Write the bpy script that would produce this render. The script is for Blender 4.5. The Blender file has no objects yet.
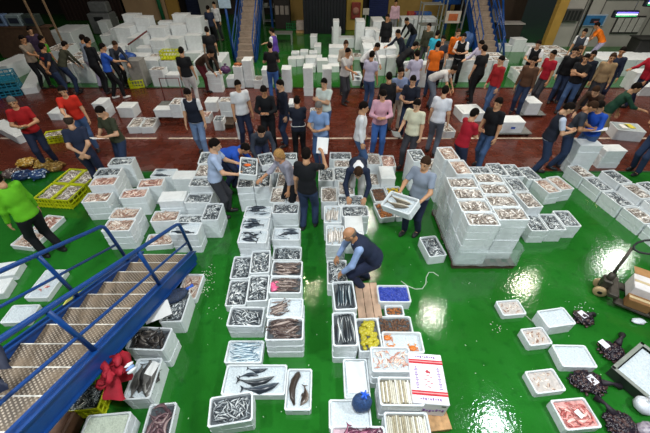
import bpy, bmesh, math, random
import numpy as np
from mathutils import Vector, Matrix

S = bpy.context.scene
C = S.collection
random.seed(11)
PI = math.pi

# ---------------------------------------------------------------- camera, world, lamps and added fill lights, exposure
cd = bpy.data.cameras.new('camera')
cam = bpy.data.objects.new('camera', cd); C.objects.link(cam)
cam.location = (0, 0, 4.6); cam.rotation_euler = (math.radians(49), 0, 0)
cd.sensor_width = 36; cd.lens = 335 / 650 * 36; cd.clip_start = .05; cd.clip_end = 200
S.camera = cam

W = bpy.data.worlds.new('hall_air'); S.world = W; W.use_nodes = True
W.node_tree.nodes['Background'].inputs[0].default_value = (.80, .92, 1.0, 1)
W.node_tree.nodes['Background'].inputs[1].default_value = .08

LAMPS_AND_FILLS = [  # x, y, z, watts, colour, radius
    (4.2, 7.4, 7.0, 190, (1, .93, .80), .10), (8.5, 8.9, 7.0, 260, (1, .92, .74), .13),
    (1.9, 9.7, 7.0, 110, (1, .92, .70), .08), (13.2, 10.2, 7.0, 420, (1, .98, .92), .34),
    (5.2, 3.6, 7.0, 280, (.86, .95, 1), .22), (-.6, 8.7, 7.0, 70, (1, .9, .6), .06),
    (6.8, 11.6, 7.0, 380, (1, .95, .86), .15), (-2.3, 12.4, 7.0, 380, (1, .95, .86), .15), (2.2, 13.0, 7.0, 260, (1, .95, .86), .15),  # first two are added fill lights, their floor reflections hidden by the stacks
    (-7.5, 8.5, 7.0, 380, (1, .93, .82), .12), (-5.2, .6, 7.0, 980, (.92, .98, 1), .4),  # second one is an unseen fill light added above the camera
    (0, .4, 7.0, 980, (.92, .98, 1), .4), (5.2, .2, 7.0, 960, (.92, .98, 1), .4),  # unseen fills added above the camera to brighten the near boxes
    (-3, 14.5, 7.0, 240, (1, .90, .78), .15), (4.0, 14.8, 7.0, 320, (1, .90, .78), .15),
    (11.5, 14.2, 7.0, 420, (1, .92, .82), .15), (-10.0, 14.5, 7.0, 220, (1, .90, .78), .15),
    (-5, 21, 7.0, 60, (1, .9, .75), .15), (3.5, 21.5, 7.0, 130, (1, .9, .75), .15)]
for (lx, ly, lz, pw, colr, rad) in LAMPS_AND_FILLS:
    l = bpy.data.lights.new('hall_lamp_and_fill', 'AREA'); l.shape = 'DISK'; l.size = rad * 2; l.energy = pw; l.color = colr
    lo = bpy.data.objects.new('hall_lamp_and_fill', l); C.objects.link(lo); lo.location = (lx, ly, lz)

vs = S.view_settings
S.display_settings.display_device = 'sRGB'
vs.view_transform = 'Standard'; vs.look = 'None'; vs.gamma = 1; vs.use_curve_mapping = False
vs.exposure = -1.45

# ---------------------------------------------------------------- materials
def srgb(h):
    c = [int(h[i:i + 2], 16) / 255 for i in (0, 2, 4)]
    return tuple(v / 12.92 if v <= .04045 else ((v + .055) / 1.055) ** 2.4 for v in c) + (1,)
MATS = {}
def mat(name, hexc, rough=.6, var=.12, scale=9, metal=0, bump=0, alpha=1, emit=0, spec=.5, hex2=None, dist=0):
    if name in MATS: return MATS[name]
    m = bpy.data.materials.new(name); m.use_nodes = True; nt = m.node_tree; b = nt.nodes['Principled BSDF']
    col = srgb(hexc)
    b.inputs['Roughness'].default_value = rough; b.inputs['Metallic'].default_value = metal
    b.inputs['Specular IOR Level'].default_value = spec
    tc = nt.nodes.new('ShaderNodeTexCoord'); n = nt.nodes.new('ShaderNodeTexNoise'); n.inputs['Scale'].default_value = scale
    n.inputs['Detail'].default_value = 4; n.inputs['Distortion'].default_value = dist
    nt.links.new(tc.outputs['Object'], n.inputs['Vector'])
    r = nt.nodes.new('ShaderNodeValToRGB'); nt.links.new(n.outputs['Fac'], r.inputs['Fac'])
    r.color_ramp.elements[0].position = .32; r.color_ramp.elements[1].position = .68
    c2 = srgb(hex2) if hex2 else tuple(min(1, v * (1 + var)) for v in col[:3]) + (1,)
    c1 = col if hex2 else tuple(v * (1 - var) for v in col[:3]) + (1,)
    r.color_ramp.elements[0].color = c1; r.color_ramp.elements[1].color = c2
    nt.links.new(r.outputs['Color'], b.inputs['Base Color'])
    if bump:
        bp = nt.nodes.new('ShaderNodeBump'); bp.inputs['Strength'].default_value = bump; bp.inputs['Distance'].default_value = .02
        nt.links.new(n.outputs['Fac'], bp.inputs['Height']); nt.links.new(bp.outputs['Normal'], b.inputs['Normal'])
    if alpha < 1: b.inputs['Alpha'].default_value = alpha
    if emit:
        b.inputs['Emission Color'].default_value = col; b.inputs['Emission Strength'].default_value = emit
    MATS[name] = m
    return m

FOAM = mat('white_foam', 'dfe4e6', .55, .05, 14, bump=.08)
LID = mat('foam_lid', 'e3e6e6', .5, .05, 10, bump=.05)
ICE = mat('crushed_ice', 'ccd5da', .35, .14, 45, bump=.5)
DARKBED = mat('wet_dark_bed', '53585c', .3, .3, 40)
BLUESTEEL = mat('blue_painted_steel', '103f80', .35, .12, 6)
STEEL = mat('galvanised_steel', '9a9c98', .4, .12, 12, metal=.6)
BLACKP = mat('black_rubber', '17181a', .55, .2, 20)
WOOD = mat('pallet_wood', 'b98f62', .75, .25, 14, bump=.3)
PAPER = mat('white_paper', 'f4f4f2', .7, .02, 8)
CARDB = mat('brown_cardboard', 'a77b4c', .8, .1, 8)
YEL = mat('yellow_plastic', 'c9cf16', .4, .1, 10)

# ---------------------------------------------------------------- helpers
def tag(o, label=None, cat=None, group=None, kind=None):
    if label:
        o['label'] = label
    if cat: o['category'] = cat
    if group: o['group'] = group
    if kind: o['kind'] = kind
    return o
def mesh_obj(name, me, parent=None, loc=None, rotz=None):
    o = bpy.data.objects.new(name, me); C.objects.link(o)
    if parent is not None: o.parent = parent
    if loc is not None: o.location = loc
    if rotz is not None: o.rotation_euler = (0, 0, rotz)
    return o
def empty(name, loc, rotz=0, label=None, cat=None, group=None):
    o = bpy.data.objects.new(name, None); C.objects.link(o); o.location = loc; o.rotation_euler = (0, 0, rotz)
    o.empty_display_size = .1
    return tag(o, label, cat, group)
class MB:
    """collects shapes for ONE mesh"""
    def __init__(s): s.v = []; s.f = []; s.mi = []; s.sm = []
    def add(s, v, f, mi=0, smooth=False):
        o = len(s.v); s.v += [tuple(p) for p in v]
        for q in f: s.f.append(tuple(i + o for i in q)); s.mi.append(mi); s.sm.append(smooth)
    def box(s, c, d, mi=0, rz=0, m=None, ch=0):
        x, y, z = (k / 2 for k in d)
        ch = min(ch, x * .8, y * .8, z * .8)
        if ch <= 0:
            v = [(a * x, b * y, e * z) for e in (-1, 1) for a, b in ((-1, -1), (1, -1), (1, 1), (-1, 1))]
            f = [(3, 2, 1, 0), (4, 5, 6, 7), (0, 1, 5, 4), (1, 2, 6, 5), (2, 3, 7, 6), (3, 0, 4, 7)]
        else:
            v = []; 
            def ring(xx, yy, zz, k): return [(-xx + k, -yy, zz), (xx - k, -yy, zz), (xx, -yy + k, zz), (xx, yy - k, zz), (xx - k, yy, zz), (-xx + k, yy, zz), (-xx, yy - k, zz), (-xx, -yy + k, zz)]
            v = ring(x - ch, y - ch, -z, ch * .3) + ring(x, y, -z + ch, ch) + ring(x, y, z - ch, ch) + ring(x - ch, y - ch, z, ch * .3)
            f = [tuple(range(7, -1, -1)), tuple(range(24, 32))]
            for r in range(3):
                for i in range(8): f.append((r * 8 + i, r * 8 + (i + 1) % 8, r * 8 + 8 + (i + 1) % 8, r * 8 + 8 + i))
        if rz:
            a, b = math.cos(rz), math.sin(rz); v = [(p[0] * a - p[1] * b, p[0] * b + p[1] * a, p[2]) for p in v]
        v = [(p[0] + c[0], p[1] + c[1], p[2] + c[2]) for p in v]
        if m is not None: v = [tuple(m @ Vector(p)) for p in v]
        s.add(v, f, mi); return s
    def tube(s, pts, r, n=8, mi=0, closed=False):
        pts = [Vector(p) for p in pts]; rr = r if isinstance(r, (list, tuple)) else [r] * len(pts)
        v = []; N = len(pts); pu = None
        for i, p in enumerate(pts):
            a = pts[(i - 1) % N] if (i > 0 or closed) else p; b = pts[(i + 1) % N] if (i < N - 1 or closed) else p
            t = (b - a).normalized()
            u = pu - t * pu.dot(t) if pu is not None else t.orthogonal()
            if u.length < 1e-4: u = t.orthogonal()
            u.normalize(); w = t.cross(u); pu = u
            for k in range(n):
                g = 2 * PI * k / n; v.append(tuple(p + (u * math.cos(g) + w * math.sin(g)) * rr[i]))
        f = []
        for i in range(N if closed else N - 1):
            for k in range(n):
                j = (i + 1) % N; f.append((i * n + k, i * n + (k + 1) % n, j * n + (k + 1) % n, j * n + k))
        if not closed: f += [tuple(range(n - 1, -1, -1)), tuple(range((N - 1) * n, N * n))]
        s.add(v, f, mi, True); return s
    def lathe(s, prof, n=20, c=(0, 0, 0), mi=0, m=None):
        v = []
        for r, z in prof:
            for k in range(n):
                g = 2 * PI * k / n; v.append((c[0] + r * math.cos(g), c[1] + r * math.sin(g), c[2] + z))
        f = [(i * n + k, i * n + (k + 1) % n, (i + 1) * n + (k + 1) % n, (i + 1) * n + k) for i in range(len(prof) - 1) for k in range(n)]
        f += [tuple(range(n - 1, -1, -1)), tuple(range((len(prof) - 1) * n, len(prof) * n))]
        if m is not None: v = [tuple(m @ Vector(p)) for p in v]
        s.add(v, f, mi, True); return s
    def blob(s, c, r, mi=0, jit=0, nu=8, nv=6, rz=0, rnd=random):
        v = [(0, 0, -1)]; 
        for j in range(1, nv):
            a = -PI / 2 + PI * j / nv
            for i in range(nu):
                g = 2 * PI * i / nu; k = 1 + (rnd.uniform(-jit, jit) if jit else 0)
                v.append((math.cos(a) * math.cos(g) * k, math.cos(a) * math.sin(g) * k, math.sin(a) * k))
        v.append((0, 0, 1)); L = len(v) - 1; f = []
        for i in range(nu):
            f.append((0, 1 + (i + 1) % nu, 1 + i)); f.append((L, L - nu + i, L - nu + (i + 1) % nu))
            for j in range(nv - 2):
                a = 1 + j * nu; f.append((a + i, a + (i + 1) % nu, a + nu + (i + 1) % nu, a + nu + i))
        ca, sa = math.cos(rz), math.sin(rz)
        v = [(p[0] * r[0], p[1] * r[1], p[2] * r[2]) for p in v]
        v = [(c[0] + p[0] * ca - p[1] * sa, c[1] + p[0] * sa + p[1] * ca, c[2] + p[2]) for p in v]
        s.add(v, f, mi, True); return s
    def quad(s, a, b, c, d, mi=0): s.add([a, b, c, d], [(0, 1, 2, 3)], mi); return s
    def mesh(s, name, mats):
        me = bpy.data.meshes.new(name); me.from_pydata(s.v, [], s.f)
        for m in (mats if isinstance(mats, (list, tuple)) else [mats]): me.materials.append(m)
        me.polygons.foreach_set('material_index', s.mi); me.polygons.foreach_set('use_smooth', s.sm); me.update()
        return me
    def obj(s, name, mats, parent=None, loc=None, rotz=None):
        return mesh_obj(name, s.mesh(name, mats), parent, loc, rotz)
def struct(o): o['kind'] = 'structure'; return o

# ---------------------------------------------------------------- floor
def floor_material(name, c1, c2, c3, rough0, rough1, tiles=False):
    m = bpy.data.materials.new(name); m.use_nodes = True; nt = m.node_tree; L = nt.links; b = nt.nodes['Principled BSDF']
    tc = nt.nodes.new('ShaderNodeTexCoord')
    n1 = nt.nodes.new('ShaderNodeTexNoise'); n1.inputs['Scale'].default_value = .9; n1.inputs['Detail'].default_value = 6; L.new(tc.outputs['Object'], n1.inputs['Vector'])
    n2 = nt.nodes.new('ShaderNodeTexNoise'); n2.inputs['Scale'].default_value = 7; n2.inputs['Detail'].default_value = 8; L.new(tc.outputs['Object'], n2.inputs['Vector'])
    r = nt.nodes.new('ShaderNodeValToRGB'); r.color_ramp.elements[0].color = srgb(c1); r.color_ramp.elements[1].color = srgb(c2)
    r.color_ramp.elements[0].position = .3; r.color_ramp.elements[1].position = .7; L.new(n1.outputs['Fac'], r.inputs['Fac'])
    mx = nt.nodes.new('ShaderNodeMixRGB'); L.new(r.outputs['Color'], mx.inputs[1]); mx.inputs[2].default_value = srgb(c3)
    r2 = nt.nodes.new('ShaderNodeValToRGB'); r2.color_ramp.elements[0].position = .55; r2.color_ramp.elements[1].position = .75
    r2.color_ramp.elements[1].color = (.55, .55, .55, 1); L.new(n2.outputs['Fac'], r2.inputs['Fac']); L.new(r2.outputs['Color'], mx.inputs[0])
    base = mx.outputs['Color']
    if tiles:
        br = nt.nodes.new('ShaderNodeTexBrick'); br.inputs['Scale'].default_value = 1; br.inputs['Brick Width'].default_value = .34; br.inputs['Row Height'].default_value = .17
        br.inputs['Mortar Size'].default_value = .008; br.inputs['Color1'].default_value = (1, 1, 1, 1); br.inputs['Color2'].default_value = (.8, .78, .78, 1); br.inputs['Mortar'].default_value = (.55, .5, .5, 1)
        L.new(tc.outputs['Object'], br.inputs['Vector'])
        m2 = nt.nodes.new('ShaderNodeMixRGB'); m2.blend_type = 'MULTIPLY'; m2.inputs[0].default_value = 1
        L.new(base, m2.inputs[1]); L.new(br.outputs['Color'], m2.inputs[2]); base = m2.outputs['Color']
    L.new(base, b.inputs['Base Color'])
    n3 = nt.nodes.new('ShaderNodeTexNoise'); n3.inputs['Scale'].default_value = 2.2; n3.inputs['Detail'].default_value = 5; L.new(tc.outputs['Object'], n3.inputs['Vector'])
    mr = nt.nodes.new('ShaderNodeMapRange'); mr.inputs[1].default_value = .35; mr.inputs[2].default_value = .65; mr.inputs[3].default_value = rough0; mr.inputs[4].default_value = rough1
    L.new(n3.outputs['Fac'], mr.inputs[0]); L.new(mr.outputs[0], b.inputs['Roughness'])
    n4 = nt.nodes.new('ShaderNodeTexNoise'); n4.inputs['Scale'].default_value = 22; n4.inputs['Detail'].default_value = 3; L.new(tc.outputs['Object'], n4.inputs['Vector'])
    bp = nt.nodes.new('ShaderNodeBump'); bp.inputs['Strength'].default_value = .20; bp.inputs['Distance'].default_value = .01
    L.new(n4.outputs['Fac'], bp.inputs['Height']); L.new(bp.outputs['Normal'], b.inputs['Normal'])
    return m
GREEN = floor_material('green_floor_paint', '1d611a', '247025', '154e18', .03, .13)
RED = floor_material('red_aisle_tiles', '5c281b', '6a3122', '451d15', .14, .34, True)
Y1, Y2 = 6.98, 12.62
def plane(name, x0, x1, y0, y1, z, m):
    return struct(MB().quad((x0, y0, z), (x1, y0, z), (x1, y1, z), (x0, y1, z)).obj(name, m))
plane('floor', -40, 40, -3, Y1, 0, GREEN)
plane('floor_aisle', -40, 40, Y1, Y2, 0, RED)
plane('floor_rear', -40, 40, Y2, 40, 0, GREEN)
LINE = mat('worn_line_paint', 'c9b7a4', .5, .3, 18)
o = MB()
x = -14.
while x < 14:
    w = random.uniform(1.4, 3.2); o.box((x + w / 2, 8.70, .002), (w - random.uniform(.05, .5), .075, .004)); x += w
struct(o.obj('trim_1', LINE))
struct(MB().box((0, Y2, .008), (60, .07, .016)).obj('trim_2', mat('dark_gutter', '2b2018', .4)))
struct(MB().box((0, Y1, .004), (60, .05, .008)).obj('trim_3', mat('dark_green_edge', '17431c', .4)))
# ---------------------------------------------------------------- hall shell at the back
DARKW = mat('dark_brown_wall', '2a211b', .7, .2, 2)
YW = mat('ochre_wall', 'b08e4e', .8, .12, 1.2)
NAVY = mat('navy_shutter', '16203f', .5, .1, 3)
GREYW = mat('grey_white_wall', 'aaa79f', .7, .08, 1.5)
def wall(name, x0, x1, y, z0, z1, m, t=.2): return struct(MB().box(((x0 + x1) / 2, y + t / 2, (z0 + z1) / 2), (x1 - x0, t, z1 - z0)).obj(name, m))
wall('wall_back', -34, 10.9, 26.4, 0, 8, DARKW)
wall('wall_back_ochre', 4.2, 8.6, 25.9, 0, 6, YW)
wall('wall_back_ochre_bay', -2.9, -1.2, 24.5, 0, 6, YW)
wall('wall_back_tan', -12.6, -10.0, 24.5, 0, 6, mat('tan_wall', 'b89672', .8, .1, 1))
wall('wall_back_tan_edge', -9.95, -9.2, 24.5, 0, 6, mat('ochre_edge', 'a9823c', .8, .1, 1))
wall('wall_back_grey', -8.1, -6.9, 25.2, 0, 6, GREYW)
wall('wall_back_brown', 8.6, 10.9, 21.2, 0, 7, mat('brown_wall', '3c2d20', .75, .2, 1.5))
wall('wall_right', 10.9, 22, 18.3, 0, 7, GREYW)
struct(MB().box((11.02, 18.2, 3.5), (.42, .3, 7)).obj('trim_4', mat('ochre_corner', 'b08b3f', .7, .1, 2)))
# shutters with slats
def shutter(name, x0, x1, y, h, m, pitch=.12):
    b = MB(); z = .0
    b.box(((x0 + x1) / 2, y + .04, h / 2), (x1 - x0, .04, h))
    while z < h: b.box(((x0 + x1) / 2, y, z + pitch / 2), (x1 - x0, .04, pitch * .8), ch=.01); z += pitch
    return struct(b.obj(name, m))
shutter('door_1', -9.15, -8.15, 25.8, 4, NAVY)
shutter('door_2', 2.9, 4.15, 25.7, 4, mat('blue_shutter', '1c2c66', .5, .1, 3))
b = MB()
for k in range(14): b.box((-1.1 + k * .165, 20.9 + .03 * (k % 2), 2.2), (.16, .05, 4.4), ch=.01)
struct(b.obj('door_3', mat('black_strip_curtain', '0b0d16', .45, .1, 3)))
b = MB()
for k in range(16): b.box((-16.4 + k * .24, 24.4, 2.4), (.2, .08, 4.8), ch=.02)
struct(b.obj('door_4', mat('dark_red_slats', '2c1712', .6, .2, 3)))
wp = MB().box((0, 0, 3), (.9, .5, 6), ch=.02).obj('trim_5', mat('ochre_pillar', 'a88a3a', .75, .12, 1.5)); wp.location = (1.65, 22, 0); struct(wp)
# office wall details
b = MB(); y = 18.28
for (x, z, w_, h_) in [(13.05, 1.0, .03, 2.0), (15.5, 1.0, .03, 2.0), (14.3, 2.0, 2.5, .03), (12.2, 1.4, .04, 2.8)]: b.box((x, y, z), (w_, .03, h_))
struct(b.obj('trim_6', mat('grey_joint', '5b5a57', .6)))
wd = MB().box((14.6, 18.26, .98), (1.34, .05, .76)).obj('window_1', mat('dark_window_frame', '3a3a38', .5)); struct(wd)
for k in range(4): MB().box((14.12 + k * .33, 18.22, .98), (.28, .02, .62), ch=.005).obj('blind', mat('blind_white', 'bdbbb5', .6), wd)
p = empty('framed_poster', (12.85, 18.25, 1.17), 0, 'blue and white framed poster on the grey office wall', 'poster')
MB().box((0, 0, 0), (1.15, .04, .5), ch=.005).obj('frame', mat('poster_white', 'a9b8c6', .4), p)
b = MB(); b.box((0, -.025, 0), (.98, .01, .40)); b.box((.05, -.032, -.02), (.42, .01, .2), 1); b.box((.12, -.038, -.06), (.2, .01, .07), 2); b.obj('print', [mat('poster_blue', '3d79ad', .4), mat('poster_dark', '2a2f3c', .4), mat('poster_red', 'a8605c', .4)], p)
e = empty('electric_cabinet', (11.62, 18.2, 1.4), 0, 'dark grilled electric cabinet on the office wall', 'cabinet')
MB().box((0, 0, 0), (.9, .16, .5), ch=.01).obj('body', mat('cabinet_grey', '4a4a48', .5), e)
for k in range(5): MB().box((-.34 + k * .17, -.09, 0), (.11, .02, .4), ch=.005).obj('louvre_panel', mat('cabinet_dark', '242624', .5), e)
tag(MB().tube([(12.3, 18.15, 0.2), (12.3, 18.15, 2.2), (12.35, 18.15, 4.5)], .045, 8).obj('drain_pipe', mat('pipe_dark', '2d2c2a', .5)), 'dark vertical pipe running up the office wall', 'pipe')
for i, (x, z, lab) in enumerate([(12.75, 2.36, 'upper lit insect lamp at the top right'), (11.75, 1.98, 'lower lit insect lamp at the top right')]):
    e = empty('insect_lamp', (x, 15, z), 0, lab, 'lamp')
    MB().box((0, .1, 0), (.95, .14, .26), ch=.02).obj('housing', mat('lamp_housing', '171c2a', .4), e)
    MB().tube([(-.4, -.01, .06), (.4, -.01, .06)], .022, 8).obj('violet_tube', mat('violet_tube_light', '7a6cff', .4, emit=3), e)
    MB().tube([(-.4, -.01, 0), (.4, -.01, 0)], .022, 8).obj('white_tube', mat('white_tube_light', 'e8fff4', .4, emit=5), e)
    MB().tube([(-.4, -.01, -.06), (.4, -.01, -.06)], .022, 8).obj('green_tube', mat('green_tube_light', '35b06a', .4, emit=1.5), e)
    MB().tube([(.3, .14, .1), (.3, .14, 6 - z)], .015, 6).obj('hanger', STEEL, e)

# ---------------------------------------------------------------- stairs
def plate_material(name, a, b_, c):
    m = bpy.data.materials.new(name); m.use_nodes = True; nt = m.node_tree; L = nt.links; bs = nt.nodes['Principled BSDF']; bs.inputs['Roughness'].default_value = .45; bs.inputs['Metallic'].default_value = .15
    tc = nt.nodes.new('ShaderNodeTexCoord'); prev = None
    for sgn in (1, -1):
        mp = nt.nodes.new('ShaderNodeMapping'); mp.inputs['Rotation'].default_value = (0, 0, sgn * .85); L.new(tc.outputs['Object'], mp.inputs['Vector'])
        wv = nt.nodes.new('ShaderNodeTexWave'); wv.inputs['Scale'].default_value = 10; wv.inputs['Distortion'].default_value = .3; L.new(mp.outputs['Vector'], wv.inputs['Vector'])
        if prev is None: prev = wv
    mu = nt.nodes.new('ShaderNodeMath'); mu.operation = 'MULTIPLY'; L.new(prev.outputs['Fac'], mu.inputs[0]); L.new(wv.outputs['Fac'], mu.inputs[1])
    r = nt.nodes.new('ShaderNodeValToRGB'); r.color_ramp.elements[0].color = srgb(a); r.color_ramp.elements[1].color = srgb(b_); r.color_ramp.elements[0].position = .18; r.color_ramp.elements[1].position = .6; L.new(mu.outputs[0], r.inputs['Fac'])
    n = nt.nodes.new('ShaderNodeTexNoise'); n.inputs['Scale'].default_value = 5; n.inputs['Detail'].default_value = 6; L.new(tc.outputs['Object'], n.inputs['Vector'])
    r2 = nt.nodes.new('ShaderNodeValToRGB'); r2.color_ramp.elements[0].position = .42; r2.color_ramp.elements[1].position = .66; L.new(n.outputs['Fac'], r2.inputs['Fac'])
    mx = nt.nodes.new('ShaderNodeMixRGB'); L.new(r2.outputs['Color'], mx.inputs[0]); L.new(r.outputs['Color'], mx.inputs[1]); mx.inputs[2].default_value = srgb(c); 
    L.new(mx.outputs['Color'], bs.inputs['Base Color'])
    bp = nt.nodes.new('ShaderNodeBump'); bp.inputs['Strength'].default_value = .4; bp.inputs['Distance'].default_value = .006; L.new(mu.outputs[0], bp.inputs['Height']); L.new(bp.outputs['Normal'], bs.inputs['Normal'])
    return m
TREAD = plate_material('checker_plate', '5e5247', 'ae9f8d', '85735f')
def stringer(mb, x, y0, z0, y1, z1, dep, up, t=.05):
    v = [(x + sx * t / 2, y, z + dz) for sx in (-1, 1) for (y, z) in ((y0, z0), (y1, z1)) for dz in (-dep, up)]
    mb.add(v, [(0, 1, 3, 2), (6, 7, 5, 4), (1, 5, 7, 3), (4, 0, 2, 6), (0, 4, 5, 1), (2, 3, 7, 6)])
    for dz, hh in ((-dep, .02), (up, .02)):    # flanges of the channel section
        w_ = .11; v = [(x + sx * w_ / 2, y, z + dz + k) for sx in (-1, 1) for (y, z) in ((y0, z0), (y1, z1)) for k in (-hh, 0)]
        mb.add(v, [(0, 1, 3, 2), (6, 7, 5, 4), (1, 5, 7, 3), (4, 0, 2, 6), (0, 4, 5, 1), (2, 3, 7, 6)])
    return mb
st = empty('staircase', (-2.82, 4.05, 0), 0, 'blue steel staircase with checker plate treads at the near left', 'staircase')
OX, OY = 2.82, -4.05
def at_st(mb): mb.v = [(p[0] + OX, p[1] + OY, p[2]) for p in mb.v]; return mb
nose = lambda y: .19 + .461 * (4.04 - y)
for x in (-3.29, -2.36): at_st(stringer(MB(), x, 4.12, nose(4.12), -.1, nose(-.1), .20, .05)).obj('stringer', BLUESTEEL, st)
for k in range(13):
    y = 4.04 - .319 * k; z = .19 + .147 * k
    b = MB(); b.box((-2.825, y - .155, z - .015), (.87, .33, .03)); b.box((-2.825, y + .004, z - .02), (.87, .012, .05), 1); b.box((-2.825, y - .31, z + .06), (.87, .012, .15), 0)
    at_st(b).obj('tread', [TREAD, mat('worn_nosing', 'd9d4ca', .4, .1, 20)], st)
def rail(name, pts, r=.024): at_st(MB().tube(pts, r, 10)).obj(name, BLUESTEEL, st)
def curve_end(y, z, x, low): return [(x, y - .25, z + .12), (x, y - .1, z + .06), (x, y - .02, z + .01), (x, y + .03, z - .06)] + low
rail('handrail', [(-2.36, -.2, 3.05), (-2.36, 1.25, 2.33), (-2.36, 2.4, 1.76), (-2.36, 3.75, 1.10), (-2.36, 3.93, 1.01), (-2.36, 3.99, .96), (-2.36, 4.02, .88), (-2.36, 4.08, .27)], .027)
rail('midrail', [(-2.36, -.2, 2.54), (-2.36, .93, 1.99), (-2.36, 1.96, 1.49), (-2.36, 3.6, .72), (-2.36, 4.04, .5)], .018)
rail('handrail', [(-3.29, -.2, 3.10), (-3.29, 2.19, 1.96), (-3.29, 3.45, 1.34), (-3.29, 3.60, 1.27), (-3.29, 3.66, 1.21), (-3.29, 3.68, 1.12), (-3.29, 3.74, .36)], .027)
rail('midrail', [(-3.29, -.2, 2.62), (-3.29, 1.95, 1.69), (-3.29, 3.70, .80)], .018)
for x, y, zt in ((-2.36, 2.90, 1.51), (-2.36, 1.62, 2.13), (-2.36, .4, 2.72), (-3.29, 2.60, 1.75), (-3.29, 1.2, 2.41)): rail('post', [(x, y, zt), (x, y + .07, nose(y) + .0)], .026)
at_st(MB().box((-2.825, -.9, 2.08), (1.0, 1.4, .06), ch=.01)).obj('landing', TREAD, st)
for x in (-3.25, -2.4): at_st(MB().box((x, -1.4, 1.02), (.1, .1, 2.06), ch=.01)).obj('support_post', BLUESTEEL, st)
at_st(MB().box((-3.32, 2.52, .93), (.012, .22, .07))).obj('yellow_label', mat('yellow_label', 'e0dc6a', .5), st)

def far_stair(label, x0, x1, y0, y1, zt, n, posts):
    r = empty('staircase', ((x0 + x1) / 2, y0, 0), 0, label, 'staircase'); ox = (x0 + x1) / 2
    f = lambda y: zt * (y - y0) / (y1 - y0)
    for x in (x0, x1):
        b = stringer(MB(), x, y0, .05, y1, zt + .05, .26, .08, .06); b.v = [(p[0] - ox, p[1] - y0, p[2]) for p in b.v]; b.obj('stringer', BLUESTEEL, r)
        q = MB().tube([(x - ox, 0, .95), (x - ox, y1 - y0, zt + .95)], .03, 8); q.obj('handrail', BLUESTEEL, r)
        MB().tube([(x - ox, 0, .5), (x - ox, y1 - y0, zt + .5)], .02, 8).obj('midrail', BLUESTEEL, r)
        for k in range(posts + 1):
            y = (y1 - y0) * k / posts; MB().tube([(x - ox, y, f(y + y0)), (x - ox, y, f(y + y0) + .95)], .028, 8).obj('post', BLUESTEEL, r)
    for k in range(n):
        y = (k + .5) * (y1 - y0) / n; z = zt * (k + 1) / n
        b = MB(); b.box((0, y, z - .02), (x1 - x0 - .08, (y1 - y0) / n + .02, .03)); b.box((0, y - (y1 - y0) / n / 2, z - zt / n / 2), (x1 - x0 - .08, .012, zt / n)); b.obj('tread', mat('far_tread', '9c8b7b', .6, .15, 8), r)
    MB().box((0, y1 - y0 + .8, zt - .03), (x1 - x0 + .4, 1.6, .08), ch=.01).obj('landing', BLUESTEEL, r)
    for sx in (-1, 1): MB().box((sx * (x1 - x0) / 2, y1 - y0 + 1.4, zt / 2), (.12, .12, zt)).obj('support_post', BLUESTEEL, r)
    return r
fs = far_stair('blue far staircase rising straight back, left of the centre bay', -3.95, -3.1, 15.7, 21.0, 3.0, 16, 4)
MB().box((-.6, .4, 2.2), (.5, .03, .38), ch=.01).obj('notice_board', mat('notice_grey', '9db2c4', .5), fs)
MB().tube([(-.6, .45, 0), (-.6, .45, 2.8)], .05, 8).obj('side_post', BLUESTEEL, fs)
fs = far_stair('blue far staircase with crossed rails behind the fish counter', 7.0, 7.95, 16.4, 20.6, 2.6, 14, 4)
MB().tube([(.9, .4, 0), (.75, 2.2, 2.4)], .05, 8).obj('brace', BLUESTEEL, fs); MB().tube([(1.4, 1.2, 0), (.5, 3.4, 2.6)], .05, 8).obj('brace', BLUESTEEL, fs)
MB().box((-1.0, 4.6, 1.55), (1.4, .5, .25), ch=.02).obj('side_beam', BLUESTEEL, fs)
# ---------------------------------------------------------------- foam boxes
BOXM = {}
def box_mesh(w, d, h):
    k = (round(w, 2), round(d, 2), round(h, 3))
    if k in BOXM: return BOXM[k]
    w, d, h = k; b = MB()
    t = .019; c = .02; tp = .003; H = h
    def ring(x, y, z, cc): return [(-x + cc, -y, z), (x - cc, -y, z), (x, -y + cc, z), (x, y - cc, z), (x - cc, y, z), (-x + cc, y, z), (-x, y - cc, z), (-x, -y + cc, z)]
    X, Y = w / 2, d / 2; lip = min(.028, H * .3)
    R = [ring(X - tp, Y - tp, 0, c), ring(X - tp * .8, Y - tp * .8, H - lip - .003, c), ring(X, Y, H - lip, c), ring(X, Y, H - .004, c), ring(X - .006, Y - .006, H, c),
         ring(X - t, Y - t, H, c), ring(X - t - .003, Y - t - .003, H - .012, c), ring(X - t - .012, Y - t - .012, .03, c)]
    v = [p for r in R for p in r]; f = [tuple(range(7, -1, -1)), tuple(range(len(v) - 8, len(v)))]
    for r in range(len(R) - 1):
        for i in range(8): f.append((r * 8 + i, r * 8 + (i + 1) % 8, r * 8 + 8 + (i + 1) % 8, r * 8 + 8 + i))
    b.add(v, f)
    for sx in (-.28, .28):       # moulded ribs on the long sides
        for sy in (-1, 1):
            b.box((sx * w, sy * (Y - .006), H * .42), (.05, .012, H * .7), ch=.002)
    for sy in (-.2, .2):
        for sx in (-1, 1):
            b.box((sx * (X - .006), sy * d, H * .42), (.012, .05, H * .7), ch=.002)
    BOXM[k] = b.mesh('foam_box', FOAM)
    return BOXM[k]
LIDM = {}
def lid_mesh(w, d, m):
    k = (round(w, 2), round(d, 2), m.name)
    if k not in LIDM:
        b = MB(); b.box((0, 0, .008), (w + .004, d + .004, .03), ch=.008)
        b.box((0, 0, .026), (w * .8, d * .74, .012), ch=.006)
        LIDM[k] = b.mesh('lid', m)
    return LIDM[k]

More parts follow.
